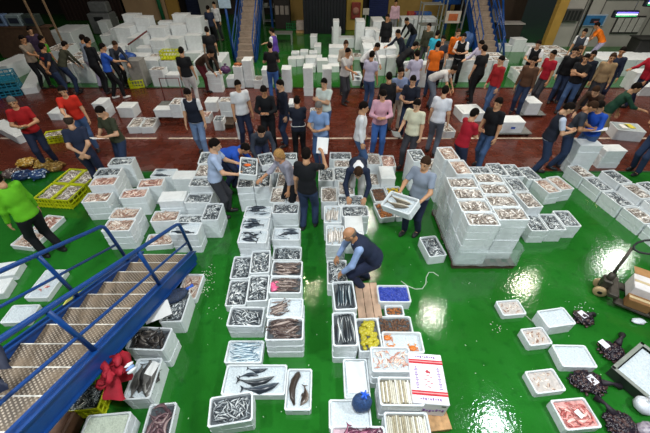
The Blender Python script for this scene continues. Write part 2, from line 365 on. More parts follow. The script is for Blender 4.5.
# ---------------------------------------------------------------- fish and other loads
def fish_geo(mb, L, hgt, thick, bend=0, m=None, mats=(0, 1, 2), nr=6, n=9, tail=1):
    """a fish lying on its side along +x; y is its back, z up from the bed"""
    prof = [0.05, .55, .86, 1, .95, .80, .55, .30, .16][:n]
    v = []; f = []; mi = []
    for i, p in enumerate(prof):
        t = i / (n - 1); x = (t - .5) * L * .86; by = bend * L * (4 * (t - .5) ** 2 - .5)
        for k in range(nr):
            g = 2 * PI * k / nr + .3; v.append((x, by + math.cos(g) * p * hgt / 2, thick / 2 + math.sin(g) * p * thick / 2))
    for i in range(n - 1):
        for k in range(nr):
            f.append((i * nr + k, (i + 1) * nr + k, (i + 1) * nr + (k + 1) % nr, i * nr + (k + 1) % nr))
            y = math.cos(2 * PI * (k + .5) / nr + .3); mi.append(mats[0] if y > .2 else (mats[2] if y < -.3 else mats[1]))
    o = len(v); xe = .43 * L; by = bend * L * .5
    v += [(xe - .01 * L, by + .05 * hgt, thick * .5), (xe + .1 * L, by + .5 * hgt, thick * .3), (xe + .06 * L, by, thick * .45), (xe + .1 * L, by - .5 * hgt, thick * .3), (xe - .01 * L, by - .05 * hgt, thick * .5)]
    f += [(o, o + 2, o + 1), (o, o + 4, o + 2), (o + 4, o + 3, o + 2)]; mi += [mats[0]] * 3
    o = len(v)   # dorsal and belly fins
    v += [(-.1 * L, hgt * .45 + bend * L * -.46, thick * .5), (.05 * L, hgt * .68 + bend * L * -.48, thick * .5), (.16 * L, hgt * .40 + bend * L * -.4, thick * .5)]
    f += [(o, o + 2, o + 1)]; mi += [mats[0]]
    if m is not None: v = [tuple(m @ Vector(p)) for p in v]
    b = len(mb.v); mb.v += v
    for q, k in zip(f, mi): mb.f.append(tuple(i + b for i in q)); mb.mi.append(k); mb.sm.append(len(q) == 4)
def fm(name, a, b, c): return [mat(name + '_back', a, .3, .25, 30), mat(name + '_flank', b, .25, .15, 30), mat(name + '_belly', c, .3, .08, 30)]
FISH = dict(
    sil=fm('small_silver_fish', '343b41', '959da1', 'f0f2f0'), icyfish=fm('icy_silver_fish', '5f7c8e', 'b8ccd6', 'e9f2f4'),
    pale=fm('pale_fish', '75695f', 'bfb4aa', 'efe9e2'), tan=fm('tan_fish', '9a7868', 'cdb8a8', 'ece4da'), pinkish=fm('pinkish_fish', '97695c', 'cfa998', 'efe0d6'),
    brown=fm('brown_fish', '4c3d3a', '78675f', 'a8978e'), dark=fm('dark_fish', '252d38', '49535e', 'a9b2b8'), mack=fm('mackerel', '18242c', '5c6d74', 'e8ecea'),
    mul=fm('mullet', '23282e', '6d7478', 'eceeec'), palef=fm('pale_whole_fish', 'a59c92', 'd8d2cb', 'f3efeb'), hake=fm('hake', '6a6152', 'b9b2a2', 'ece8dd'),
    squid=fm('purple_squid', '4a2438', '7a3f58', 'a86a80'), sqd=fm('dark_squid', '2b2726', '4b4643', '77706a'), con=fm('conger', '3b3029', '5a4c42', '8e8074'), purple=fm('purple_fish', '5a4248', '806468', 'a8908e'),
    razor=fm('razor_clam', 'b3a78c', 'd9d3c2', 'eeebe0'), prawn=fm('pale_prawn', 'c98f7c', 'e3cfc0', 'f1e8df'), pinkf=fm('pink_fish', 'b8605c', 'd98f88', 'edc4bb'), flat=fm('flat_fish', '464442', '6b6966', '96948f'))
def bed(mb, w, d, z, mi, amp=.008, rnd=random, nx=10, ny=7):
    v = [((i / nx - .5) * w, (j / ny - .5) * d, z + rnd.uniform(-amp, amp)) for j in range(ny + 1) for i in range(nx + 1)]
    f = [(j * (nx + 1) + i, j * (nx + 1) + i + 1, (j + 1) * (nx + 1) + i + 1, (j + 1) * (nx + 1) + i) for j in range(ny) for i in range(nx)]
    mb.add(v, f, mi, True)
def strew(mb, w, d, z, n, L, hr, tr, rnd, mode='rand', bend=.12, zj=.02, mats=(0, 1, 2), nr=6, ang0=None):
    mats0 = mats
    for i in range(n):
        l = L * rnd.uniform(.8, 1.15); mats = rnd.choice((mats0, mats0, (mats0[1], mats0[2], mats0[2]), (mats0[0], mats0[0], mats0[1])))
        if mode == 'rand': a = rnd.uniform(0, 2 * PI)
        elif mode == 'x': a = rnd.gauss(0, .22) + (PI if rnd.random() < .5 else 0)
        elif mode == 'y': a = PI / 2 + rnd.gauss(0, .12) + (PI if rnd.random() < .3 else 0)
        else: a = ang0 + rnd.gauss(0, .25)
        ex = max(0, w / 2 - abs(math.cos(a)) * l * .43); ey = max(0, d / 2 - abs(math.sin(a)) * l * .43)
        M = Matrix.Translation((rnd.uniform(-ex, ex), rnd.uniform(-ey, ey), z + rnd.uniform(0, zj))) @ Matrix.Rotation(a, 4, 'Z') @ Matrix.Rotation(rnd.uniform(-.25, .25), 4, 'X') @ Matrix.Rotation(rnd.uniform(-.08, .08), 4, 'Y')
        fish_geo(mb, l, l * hr, l * tr, rnd.uniform(-bend, bend), M, mats, nr)
LOADM = {}
SHELL = dict(amber=('a5622a', 'c98a48', '7b431f'), orange=('d1651f', 'e58a3a', 'b4481a'), yellow=('d3b21c', 'e8d04a', 'b08f14'), brownshell=('6d4a33', '8d6a4a', '4a3122'), yellowbags=('b9ac2c', 'd6ce7c', 'a09a3c'), blue=('3c4fb0', '5a6cc8', '2b3a8f'))
def load_mesh(kind, w, d, seed):
    """contents of one box, origin at the middle of the fill surface"""
    k = (kind, round(w, 2), round(d, 2), seed)
    if k in LOADM: return LOADM[k]
    rnd = random.Random(hash((kind, seed)) % 99991 if False else (len(kind) * 131 + seed * 17 + int(w * 100)))
    W_, D_ = w - .052, d - .052; b = MB(); A = W_ * D_ / .111
    def F(key, *extra): return FISH[key] + list(extra)
    port = d > w
    if kind == 'sil':
        mats = F('sil', DARKBED); bed(b, W_, D_, -.012, 3, rnd=rnd); strew(b, W_, D_, -.018, int(135 * A), .135, .17, .12, rnd, 'rand', zj=.022)
    elif kind in ('pale', 'tan', 'pinkish'):
        mats = F(kind, mat('fishy_ice_' + kind, {'pale': 'bdb5ab', 'tan': 'c4aea0', 'pinkish': 'c8a89a'}[kind], .4, .25, 30, bump=.4)); bed(b, W_, D_, -.006, 3, rnd=rnd); strew(b, W_, D_, -.012, int(44 * A), .19, .24, .13, rnd, 'rand', zj=.02)
    elif kind == 'brown':
        mats = F('brown', DARKBED); bed(b, W_, D_, -.014, 3, rnd=rnd); strew(b, W_, D_, -.02, int(30 * A), .36, .12, .1, rnd, 'x', .16, .03)
    elif kind == 'brownice':
        mats = F('brown', ICE); bed(b, W_, D_, -.008, 3, rnd=rnd); q = MB(); strew(q, W_ * .62, D_, -.012, 22, .27, .12, .1, rnd, 'a', .16, .025, ang0=.5)
        b.add([(p[0] - W_ * .19, p[1], p[2]) for p in q.v], []); off = len(b.v) - len(q.v)
        for f_, m_, s_ in zip(q.f, q.mi, q.sm): b.f.append(tuple(i + off for i in f_)); b.mi.append(m_); b.sm.append(s_)
    elif kind == 'brownpink':
        mats = F('brown', DARKBED, mat('pink_plastic_bag', 'e0628c', .3, .2, 12)); bed(b, W_, D_, -.014, 3, rnd=rnd)
        strew(b, W_, D_, -.02, 26, .34, .12, .1, rnd, 'x', .2, .03); b.blob((-W_ * .36, -.01, .0), (.085, D_ * .42, .035), 4, .22, 9, 6, rnd=rnd)
    elif kind in ('icedark', 'darkfish'):
        mats = F('dark', ICE); bed(b, W_, D_, -.004, 3, .012, rnd=rnd); strew(b, W_, D_, -.012, 4 if kind == 'icedark' else 5, .30, .26, .16, rnd, 'x', .08, .015)
    elif kind in ('ice', 'icepink', 'green', 'paper'):
        mats = F('pinkf', mat('greenish_ice', 'cfd8c6', .35, .1, 50, bump=.4) if kind == 'green' else ICE); bed(b, W_, D_, 0, 3, .008 if kind != 'paper' else .003, rnd=rnd, nx=16, ny=12)
        if kind == 'icepink': strew(b, W_ * .6, D_ * .6, -.006, 6, .09, .35, .2, rnd)
    elif kind == 'pinkpale':
        mats = F('tan', mat('pale_slush', 'c3bab4', .4, .16, 22, bump=.5)); bed(b, W_, D_, 0, 3, .008, rnd=rnd); strew(b, W_, D_, -.026, 26, .12, .3, .2, rnd, zj=.012)
    elif kind == 'pink':
        mats = F('pinkf', mat('pink_fillet_bed', 'd39a94', .35, .2, 25)); bed(b, W_, D_, -.006, 3, rnd=rnd); strew(b, W_, D_, -.012, 34, .15, .3, .14, rnd, zj=.02)
    elif kind == 'razor':
        mats = F('razor', mat('razor_gap', '6d6654', .5)); bed(b, W_, D_, -.02, 3, .002, rnd=rnd)
        n = int(W_ / .021)
        for i in range(n):
            x = (i + .5) / n * W_ - W_ / 2; L_ = D_ * rnd.uniform(.82, .98)
            b.box((x, (D_ - L_) * rnd.uniform(-.5, .5), -.008 + rnd.uniform(-.004, .006)), (W_ / n * .86, L_, .016), rnd.choice((1, 1, 2, 0)), ch=.005)
    elif kind == 'prawnpale':
        mats = F('prawn', ICE); bed(b, W_, D_, -.006, 3, rnd=rnd); strew(b, W_, D_, -.01, int(46 * A), .1, .24, .2, rnd, 'rand', .25, .015)
    elif kind == 'squid':
        mats = F('squid', mat('pink_wrap', 'd9b9c2', .4)); bed(b, W_, D_, -.02, 3, rnd=rnd); strew(b, W_ * .95, D_, -.015, 16, .3, .26, .2, rnd, 'a', .2, .04, ang0=.5)
    elif kind == 'squiddark':
        mats = F('sqd', DARKBED); bed(b, W_, D_, -.02, 3, rnd=rnd); strew(b, W_, D_, -.02, 34, .2, .26, .18, rnd, 'rand', .2, .03)
    elif kind == 'purple':
        mats = F('purple', DARKBED); bed(b, W_, D_, -.02, 3, rnd=rnd); strew(b, W_, D_, -.02, 30, .24, .2, .16, rnd, 'rand', .3, .03)
    elif kind == 'flat':
        mats = F('flat', ICE); bed(b, W_, D_, -.016, 3, rnd=rnd); strew(b, W_, D_, -.02, 9, .34, .42, .1, rnd, 'y', .05, .02)
    elif kind in SHELL:
        mats = [mat(kind + '_shell', h, .35, .2, 40) for h in SHELL[kind]] + [DARKBED if kind != 'blue' else mat('blue_wrap', '3347a8', .35)]
        bed(b, W_, D_, -.012, 3, rnd=rnd); big = kind in ('yellowbags',)
        for i in range(int((46 if big else 150) * A)):
            r = rnd.uniform(.03, .042) if big else rnd.uniform(.011, .018)
            if kind == 'blue': rr = (.03, .012, .012)
            else: rr = (r * 1.3, r, r * .7)
            b.blob((rnd.uniform(-W_ / 2 + r, W_ / 2 - r), rnd.uniform(-D_ / 2 + r, D_ / 2 - r), -.006 + rnd.uniform(0, .01)), rr, rnd.choice((0, 0, 1, 2)), .12, 6, 4, rnd.uniform(0, PI), rnd)
    else: raise ValueError(kind)
    LOADM[k] = b.mesh('load_' + kind, mats)
    return LOADM[k]
FISHM = {}
def fish_mesh(key, L, hr, tr, bend):
    k = (key, L, hr, tr, bend)
    if k not in FISHM:
        b = MB(); fish_geo(b, L, L * hr, L * tr, bend, None, (0, 1, 2), 10, 9); FISHM[k] = b.mesh(key + '_body', FISH[key])
    return FISHM[k]
def one_fish(name, key, L, hr, tr, bend, M, label, cat, group=None):
    o = mesh_obj(name, fish_mesh(key, L, hr, tr, bend)); o.matrix_world = M
    return tag(o, label, cat, group)
def pile(n, w, d, z, key, L, hr, tr, name, label, group, base, mode='rand', seed=0, zj=.02, bend=.12):
    rnd = random.Random(seed); w -= .06; d -= .06
    for i in range(n):
        if mode == 'rand': a = rnd.uniform(0, 2 * PI)
        elif mode == 'x': a = rnd.gauss(0, .15)
        else: a = PI / 2 + rnd.gauss(0, .09) + (PI if rnd.random() < .25 else 0)
        ex = max(0, w / 2 - abs(math.cos(a)) * L * .5 - .006); ey = max(0, d / 2 - abs(math.sin(a)) * L * .5 - .006)
        if mode == 'rand': px, py = rnd.uniform(-ex, ex), rnd.uniform(-ey, ey)
        elif mode == 'x': px, py = rnd.uniform(-ex, ex), -ey + 2 * ey * (i + .5) / n
        else: px, py = -ex + 2 * ex * (i + .5) / n, rnd.uniform(-ey, ey)
        M = base @ Matrix.Translation((px, py, z + zj * i / n)) @ Matrix.Rotation(a, 4, 'Z') @ Matrix.Rotation(rnd.uniform(-.2, .2), 4, 'X')
        one_fish(name, key, L, hr, tr, rnd.choice((-bend, -bend / 2, 0, bend / 2, bend)), M, label, 'fish', group)

CW = dict(sil='silver fish', pale='pale fish', tan='tan fish', pinkish='pinkish fish', brown='long brown fish', brownice='brown fish and ice', brownpink='brown fish',
          icedark='dark fish on ice', darkfish='large dark fish', ice='crushed ice', icepink='ice and pink scraps', green='greenish iced fish', paper='ice', pinkpale='pale slushy fish', pink='pink fish',
          razor='razor clams', prawnpale='pale prawns', squid='purple squid', squiddark='dark squid', purple='purplish fish', flat='grey flatfish', amber='amber shellfish', orange='orange prawns', yellow='yellow clams',
          brownshell='brown shellfish', yellowbags='yellow netted clams', blue='blue packs', bigfish='large fish', conger='conger eel', icyfish='icy silver fish', mackerel='mackerel', mullet='mullet', paleal='pale whole fish', crab='orange crabs', papers='papers')
ORD = ['top', 'second from top', 'third from top', 'fourth from top', 'fifth from top', 'sixth from top', 'bottom']
def build_stacks(ST, IND):
    rest = MB()
    for si, s in enumerate(ST):
        desc, x, y, w, d, yaw, n, h, z0, c, fish = s
        rnd = random.Random(si)
        for j in range(n):             # j = 0 is the bottom box
            top = j == n - 1
            yj = yaw + (rnd.uniform(-.02, .02) if j else 0); jx, jy = (rnd.uniform(-.006, .006), rnd.uniform(-.006, .006)) if j else (0, 0)
            loc = (x + jx, y + jy, z0 + j * h)
            me = box_mesh(w, d, h)
            lid = top and c in ('lid', 'lidtan', 'lidlabel')
            lm = None
            if lid: lm = lid_mesh(w, d, LID if c != 'lidtan' else mat('tan_paper_cover', 'dccdbd', .7))
            if (si, j) not in IND:
                T = Matrix.Translation(loc) @ Matrix.Rotation(yj, 4, 'Z')
                for mm, dz in ((me, 0), (lm, h)):
                    if mm is None: continue
                    T2 = T @ Matrix.Translation((0, 0, dz)); rest.add([tuple(T2 @ v.co) for v in mm.vertices], [tuple(p.vertices) for p in mm.polygons])
            else:
                o = mesh_obj('foam_box', me, None, loc, yj)
                k = n - 1 - j
                if n == 1:
                    lab = ('closed white foam box, ' if lid else 'foam box of %s, ' % CW.get(c, 'fish')) + desc
                elif top: lab = ('lidded foam box, top of ' if lid else '%s box, top of ' % CW.get(c, 'fish')) + desc
                else: lab = 'foam box, %s, %s' % ('bottom' if j == 0 else ORD[k], desc)
                tag(o, lab, 'box', 'white foam fish boxes')
                if lid:
                    l_ = mesh_obj('lid', lm, o, (0, 0, h))
                    if c == 'lidlabel':
                        MB().box((0, 0, 0), (.12, .004, .06)).obj('printed_label', mat('blue_print', '2d55b5', .5), o, (.0, -d / 2 - .002, h * .5))
            if top and not lid: fill(si, s, loc, yj)
    if rest.v:
        o = rest.obj('foam_box_stacks', FOAM); tag(o, 'remaining white foam boxes low in and behind the stacks of the market hall', 'boxes', None, 'stuff')
def fill(si, s, loc, yj):
    desc, x, y, w, d, yaw, n, h, z0, c, fish = s
    base = Matrix.Translation((loc[0], loc[1], loc[2] + h)) @ Matrix.Rotation(yj, 4, 'Z')
    def bedo(m, name='ice_bed', lab='crushed ice under the %s of %s', z=-.03):
        b = MB(); bed(b, w - .054, d - .054, 0, 0, .006, random.Random(si)); o = b.obj(name, m); o.matrix_world = base @ Matrix.Translation((0, 0, z))
        tag(o, lab % (CW[c], desc), 'ice' if m is ICE else 'fish', None, 'stuff')
    if fish == 'indiv':
        key = 'icyfish' if c == 'icyfish' else 'sil'
        b = MB(); rnd = random.Random(si); bed(b, w - .054, d - .054, -.012, 3, .004, rnd); strew(b, w - .056, d - .056, -.02, 40, .15, .2, .12, rnd, 'x' if key == 'icyfish' else 'rand', zj=.006)
        o = b.obj('fish_underlayer', FISH[key] + [DARKBED if key == 'sil' else ICE]); o.matrix_world = base @ Matrix.Translation((0, 0, -.03)); tag(o, 'lower layer of %s in %s' % (CW[c], desc), 'fish', None, 'stuff')
        pile(44 if key == 'sil' else 36, w, d, -.03, key, .155 if key == 'sil' else .2, .2, .12, 'small_fish', '%s on top in %s' % (CW[c], desc), 'loose %s of %s' % (CW[c], desc), base, 'rand' if key == 'sil' else 'x', si)
    elif c == 'bigfish':
        bedo(ICE, z=-.03)
        for i, (px, py, L, b_, key, lab) in enumerate([(.02, .13, .30, -.1, 'dark', 'small dark fish at the back of the big iced box'), (-.08, .055, .28, .1, 'dark', 'dark fish second from the back of the big iced box'),
                                             (.03, -.01, .52, -.10, 'mul', 'long silver fish arched across the middle of the big iced box'), (.10, -.10, .52, -.08, 'dark', 'dark silver fish at the front of the big iced box')]):
            one_fish('large_fish', key, L, .2, .13, b_, base @ Matrix.Translation((px, py, -.03)) @ Matrix.Rotation(PI + .05 * i, 4, 'Z'), lab, 'fish')
    elif c == 'conger':
        bedo(ICE)
        b = MB(); pts = [(-.04 + .02, .21, 0), (-.02, .18, 0), (-.065, .1, 0), (-.085, 0, 0), (-.075, -.1, 0), (-.045, -.19, 0)]
        b.tube(pts, [.024, .042, .047, .044, .034, .012], 10); o = b.obj('conger_eel', FISH['con'][0]); o.matrix_world = base @ Matrix.Translation((0, 0, -.015)); tag(o, 'long brown conger eel curved along the left of its iced box', 'fish')
        one_fish('dark_fish', 'con', .27, .34, .18, .16, base @ Matrix.Translation((.07, -.09, -.03)) @ Matrix.Rotation(1.4, 4, 'Z'), 'short dark fish beside the conger eel', 'fish')
    elif c in ('mackerel', 'mullet', 'paleal'):
        bedo(DARKBED if c != 'paleal' else ICE, 'dark_lining' if c != 'paleal' else 'ice_bed', 'wet bed under the %s of %s', -.045)
        key, nn, L, hr = {'mackerel': ('mack', 6, .43, .17), 'mullet': ('mul', 6, .45, .18), 'paleal': ('palef', 8, .40, .14)}[c]
        pile(nn, w, d, -.045, key, L, hr, .1, 'whole_fish', '%s laid lengthwise in the %s' % (CW[c] if c != 'paleal' else 'pale whole fish', desc), '%s in the %s' % (CW[c], desc), base, 'y', si, .025, .05)
    elif c == 'crab':
        bedo(ICE, z=-.06)
        for (px, py, lab) in [(-.2, .08, 'orange crab at the back left of the shallow iced box'), (-.16, -.07, 'orange crab at the front left of the shallow iced box'), (.13, -.07, 'orange crab alone at the right of the shallow iced box')]:
            r = empty('crab', (0, 0, 0), 0, lab, 'crab'); r.matrix_world = base @ Matrix.Translation((px, py, -.055))
            om = mat('orange_shell', 'd9782a', .35, .3, 30)
            MB().blob((0, 0, .015), (.05, .042, .022), 0, .06, 12, 8).obj('shell', om, r)
            for sx in (-1, 1):
                MB().tube([(sx * .035, .03, .012), (sx * .055, .055, .012), (sx * .03, .07, .012)], [.008, .01, .004], 6).obj('claw', mat('pale_orange_claw', 'e8a25a', .35), r)
                for q in range(3): MB().tube([(sx * .04, .01 - q * .02, .012), (sx * .065, .012 - q * .025, .02), (sx * .075, .0 - q * .03, .0)], .005, 5).obj('leg', om, r)
    elif c == 'papers':
        for i, (px, py, hx, lab) in enumerate([(-.1, .02, 'e9e6e0', 'white paper sheets in the box by the dark green shirt'), (.08, .06, 'd8c93a', 'yellow leaflet in the box by the dark green shirt')]):
            o = MB().box((0, 0, .01), (.2, .26, .02)).obj('leaflet', mat('leaflet_' + hx, hx, .6)); o.matrix_world = base @ Matrix.Translation((px * .8, py, -.02 + .0)) @ Matrix.Rotation(.2 * i, 4, 'Z'); tag(o, lab, 'paper')
    else:
        me = load_mesh(c, w, d, si % 5)
        o = mesh_obj('fish_load' if c not in ('ice', 'paper', 'blue') else ('crushed_ice' if c != 'blue' else 'blue_packs'), me); o.matrix_world = base @ Matrix.Translation((0, 0, -.022))
        tag(o, '%s filling %s%s' % (CW[c], 'top of ' if n > 1 else '', desc), 'fish' if c not in ('ice', 'paper', 'blue') else CW[c], 'contents of the foam boxes', 'stuff')
# ---------------------------------------------------------------- people
def surface_net(d, org, h):
    s = d < 0; n = np.array(d.shape)
    acc = np.zeros(tuple(n - 1) + (3,), np.float32); cnt = np.zeros(tuple(n - 1), np.float32); edges = []
    for ax in range(3):
        lo = [slice(None)] * 3; hi = [slice(None)] * 3; lo[ax] = slice(0, -1); hi[ax] = slice(1, None)
        a, b = s[tuple(lo)], s[tuple(hi)]
        I = np.argwhere(a != b)
        if not len(I): continue
        J = I.copy(); J[:, ax] += 1
        va = d[I[:, 0], I[:, 1], I[:, 2]]; vb = d[J[:, 0], J[:, 1], J[:, 2]]
        t = va / (va - vb); P = I.astype(np.float32); P[:, ax] += t
        o1, o2 = [k for k in range(3) if k != ax]
        ok = (I[:, o1] > 0) & (I[:, o2] > 0) & (I[:, o1] < n[o1] - 1) & (I[:, o2] < n[o2] - 1)
        I, P, ins = I[ok], P[ok], a[I[:, 0], I[:, 1], I[:, 2]][ok] if False else s[I[:, 0], I[:, 1], I[:, 2]][ok]
        cells = []
        for da, db in ((0, 0), (-1, 0), (-1, -1), (0, -1)):
            K = I.copy(); K[:, o1] += da; K[:, o2] += db
            np.add.at(acc, (K[:, 0], K[:, 1], K[:, 2]), P); np.add.at(cnt, (K[:, 0], K[:, 1], K[:, 2]), 1); cells.append(K)
        edges.append((cells, ins, ax))
    idx = -np.ones(tuple(n - 1), np.int64); m = cnt > 0; idx[m] = np.arange(m.sum())
    V = acc[m] / cnt[m][:, None] * h + org
    F = []
    for cells, ins, ax in edges:
        q = np.stack([idx[c[:, 0], c[:, 1], c[:, 2]] for c in cells], 1)
        fl = ins if ax != 1 else ~ins
        q[~fl] = q[~fl][:, ::-1]; F.append(q)
    return V, (np.concatenate(F) if F else np.zeros((0, 4), int))
def A(*v): return np.array(v, np.float32)
def capsule(a, b, ra, rb): return ('c', A(*a), A(*b), ra, rb)
def ellip(c, r, R=None): return ('e', A(*c), A(*r), np.eye(3, dtype=np.float32) if R is None else np.array(R, np.float32))
def bounds(p):
    if p[0] == 'c': r = max(p[3], p[4]); return np.minimum(p[1], p[2]) - r, np.maximum(p[1], p[2]) + r
    r = p[2].max(); return p[1] - r, p[1] + r
def field(prims, h, k=.03, clips=(), pad=.0):
    """smooth union of prims; each prim may carry its own clip planes (point, normal): kept where dot < 0"""
    B = [bounds(p[0]) for p in prims]; lo = np.min([b[0] for b in B], 0) - 3 * h - .02; hi = np.max([b[1] for b in B], 0) + 3 * h + .02
    n = np.ceil((hi - lo) / h).astype(int) + 1
    d = np.full(tuple(n), .5, np.float32)
    for (p, pc), (b0, b1) in zip(prims, B):
        i0 = np.maximum(0, np.floor((b0 - .06 - lo) / h).astype(int)); i1 = np.minimum(n, np.ceil((b1 + .06 - lo) / h).astype(int) + 1)
        X, Y, Z = np.meshgrid(*[(np.arange(i0[q], i1[q]) * h + lo[q]).astype(np.float32) for q in range(3)], indexing='ij')
        if p[0] == 'c':
            a, b = p[1], p[2]; ab = b - a; L2 = max(1e-9, float(ab @ ab))
            t = np.clip(((X - a[0]) * ab[0] + (Y - a[1]) * ab[1] + (Z - a[2]) * ab[2]) / L2, 0, 1)
            v = np.sqrt((X - a[0] - t * ab[0]) ** 2 + (Y - a[1] - t * ab[1]) ** 2 + (Z - a[2] - t * ab[2]) ** 2) - (p[3] + (p[4] - p[3]) * t)
        else:
            c, r, R = p[1], p[2], p[3]; q = [((X - c[0]) * R[0, i] + (Y - c[1]) * R[1, i] + (Z - c[2]) * R[2, i]) for i in range(3)]
            k0 = np.sqrt(sum((q[i] / r[i]) ** 2 for i in range(3))) + 1e-6; k1 = np.sqrt(sum((q[i] / r[i] ** 2) ** 2 for i in range(3))) + 1e-6
            v = k0 * (k0 - 1) / k1
        for (cp, cn) in pc: v = np.maximum(v, (X - cp[0]) * cn[0] + (Y - cp[1]) * cn[1] + (Z - cp[2]) * cn[2])
        sl = tuple(slice(i0[q], i1[q]) for q in range(3)); o = d[sl]
        hh = np.maximum(k - np.abs(o - v), 0) / k
        d[sl] = np.minimum(o, v) - hh * hh * k * .25
    if clips:
        X, Y, Z = np.meshgrid(*[(np.arange(n[q]) * h + lo[q]).astype(np.float32) for q in range(3)], indexing='ij')
        for kind, cp, cn in clips:
            if kind == 'p': d = np.maximum(d, (X - cp[0]) * cn[0] + (Y - cp[1]) * cn[1] + (Z - cp[2]) * cn[2])
            else: d = np.maximum(d, cn - np.sqrt((X - cp[0]) ** 2 + (Y - cp[1]) ** 2 + (Z - cp[2]) ** 2))
    return surface_net(d, lo.astype(np.float32), h)
def np_mesh(name, V, F, mats, mi=None):
    me = bpy.data.meshes.new(name); me.vertices.add(len(V)); me.vertices.foreach_set('co', np.asarray(V, np.float32).ravel())
    F = np.asarray(F, np.int32); me.loops.add(F.size); me.loops.foreach_set('vertex_index', F.ravel())
    me.polygons.add(len(F)); me.polygons.foreach_set('loop_start', np.arange(0, F.size, 4, dtype=np.int32))
    me.polygons.foreach_set('use_smooth', np.ones(len(F), bool))
    for m in mats: me.materials.append(m)
    if mi is not None: me.polygons.foreach_set('material_index', np.asarray(mi, np.int32))
    me.update(calc_edges=True); return me
HEADT = {}; HANDT = {}; HAIRT = {}
def head_t(h):
    if h not in HEADT:
        P = [ellip((0, -.012, .022), (.074, .094, .102)), ellip((0, .022, -.048), (.055, .068, .068)), ellip((0, .06, -.088), (.028, .028, .022)), capsule((0, .085, .012), (0, .106, -.026), .009, .014),
             ellip((-.077, -.008, -.012), (.012, .024, .033)), ellip((.077, -.008, -.012), (.012, .024, .033)), capsule((-.045, .074, .034), (.045, .074, .034), .014, .014),
             ellip((0, .087, -.062), (.024, .012, .010)), ellip((-.033, .072, .012), (.016, .014, .012)), ellip((.033, .072, .012), (.016, .014, .012)), capsule((0, -.02, -.05), (0, -.03, -.13), .052, .056)]
        V, F = field([(p, ()) for p in P], h, .016)
        c = V[F].mean(1); mi = np.zeros(len(F), int)
        for sx in (-1, 1): mi[((c - A(sx * .033, .082, .012)) ** 2).sum(1) < .0125 ** 2] = 1
        mi[(((c - A(0, .094, -.062)) / A(.026, .02, .010)) ** 2).sum(1) < 1] = 2
        for sx in (-1, 1): mi[(((c - A(sx * .034, .09, .042)) / A(.022, .022, .007)) ** 2).sum(1) < 1] = 3
        HEADT[h] = (V, F, mi)
    return HEADT[h]
def hair_t(style, h):
    k = (style, h)
    if k not in HAIRT:
        if style == 'blonde':
            P = [ellip((0, -.016, .026), (.090, .108, .112)), ellip((0, -.055, -.04), (.088, .062, .085))]; cl = [('p', A(0, .045, .02), A(0, .90, -.42))]
        else:
            P = [ellip((0, -.014, .026), (.084, .104, .110))]
            nrm = A(0, .62, -.78); cl = [('p', A(0, .0, -.004), nrm / np.linalg.norm(nrm))]
            if style in ('bald2', 'bald'): cl.append(('p', A(0, 0, .062 if style == 'bald2' else .03), A(0, 0.25, .97)))
            if style == 'bald': P = [ellip((0, -.014, .024), (.079, .099, .106))]
        HAIRT[k] = field([(p, ()) for p in P], h, .02, cl)
    return HAIRT[k]
def hand_t(pose, h):
    k = (pose, h)
    if k not in HANDT:
        cur = {'relax': (14, 22, 16), 'grip': (38, 55, 35)}[pose]
        P = [ellip((0, .045, 0), (.043, .056, .017)), capsule((0, -.03, 0), (0, .02, 0), .026, .026)]
        for fx, ln, sp in ((-.031, .072, 6), (-.0105, .080, 1), (.0105, .074, -3), (.030, .058, -8)):
            p = A(fx, .082, 0); a = 0; P.append(capsule((fx * .6, .045, 0), p, .011, .0095))
            for j, fr in enumerate((.45, .30, .25)):
                a += math.radians(cur[j]); s_ = math.radians(sp)
                q = p + A(-math.sin(s_) * math.cos(a), math.cos(s_) * math.cos(a), -math.sin(a)) * ln * fr
                P.append(capsule(p, q, .0095 - j * .0008, .0088 - j * .0008)); p = q
        P += [capsule((-.022, .012, -.002), (-.052, .042, -.010), .015, .0115), capsule((-.052, .042, -.010), (-.060, .066, -.018), .0115, .0105), capsule((-.060, .066, -.018), (-.058, .088, -.028), .0105, .0085)]
        HANDT[k] = field([(p, ()) for p in P], h, .006)
    return HANDT[k]
COL = dict(lime='5fae1e', lightblue='8fa6cf', bluegrey='8d97a8', black='16171b', greylilac='9a98a6', whitenavy='20293f', paleblue='a9b9d6', royal='2350b4', slate='363c48', navy='242c42', olive='3c4030', red='a81e22', brightred='d03022',
           white='e2e3e6', navydark='1d2230', palegreen='cdd8d2', blue='7f9cc8', pink='d3a3b4', cream='d8d6bc', white2='dcdfe8', crimson='a31a2c', whiteblue='c3cde0', darkgreen='1d4030', darkbrown='3d2c22', grey='77767a', stripe='7f8db0', beige='b3a596',
           palegrey='c9c6c4', lilac='b9b4cc', pinkpale='c9a6b4', olivedark='3f4032', turquoise='2fa3c0', orange='d9691a', orange2='ef7a1e', redsweater='9c2328', brown='5a4030', tan='a58a68', greybrown='8f8172', darkpurple='3a2b42', green='4f9a2a', blueshirt='2a57b8', purple='5a3f9a',
           jeans='40587f', jeansdark='2a3854', jeanslight='6f86ab', jeansbright='3f66a8', navyjean='252c44', charcoal='3a3a40', greyjean='6a7280', khaki='8f8160', greylight='b5b5b2', lilacpants='a9a4c0', maroon='5a2028', whitepants='c9c5c4')
SKIN = [('c4936f', 'b27f5e'), ('b98560', 'a67350'), ('cfa07e', 'bd8c6a')]
def frame(y, ref):
    y = y / np.linalg.norm(y); x = np.cross(y, ref); x /= np.linalg.norm(x) + 1e-9; z = np.cross(x, y); return np.stack([x, y, z], 1)
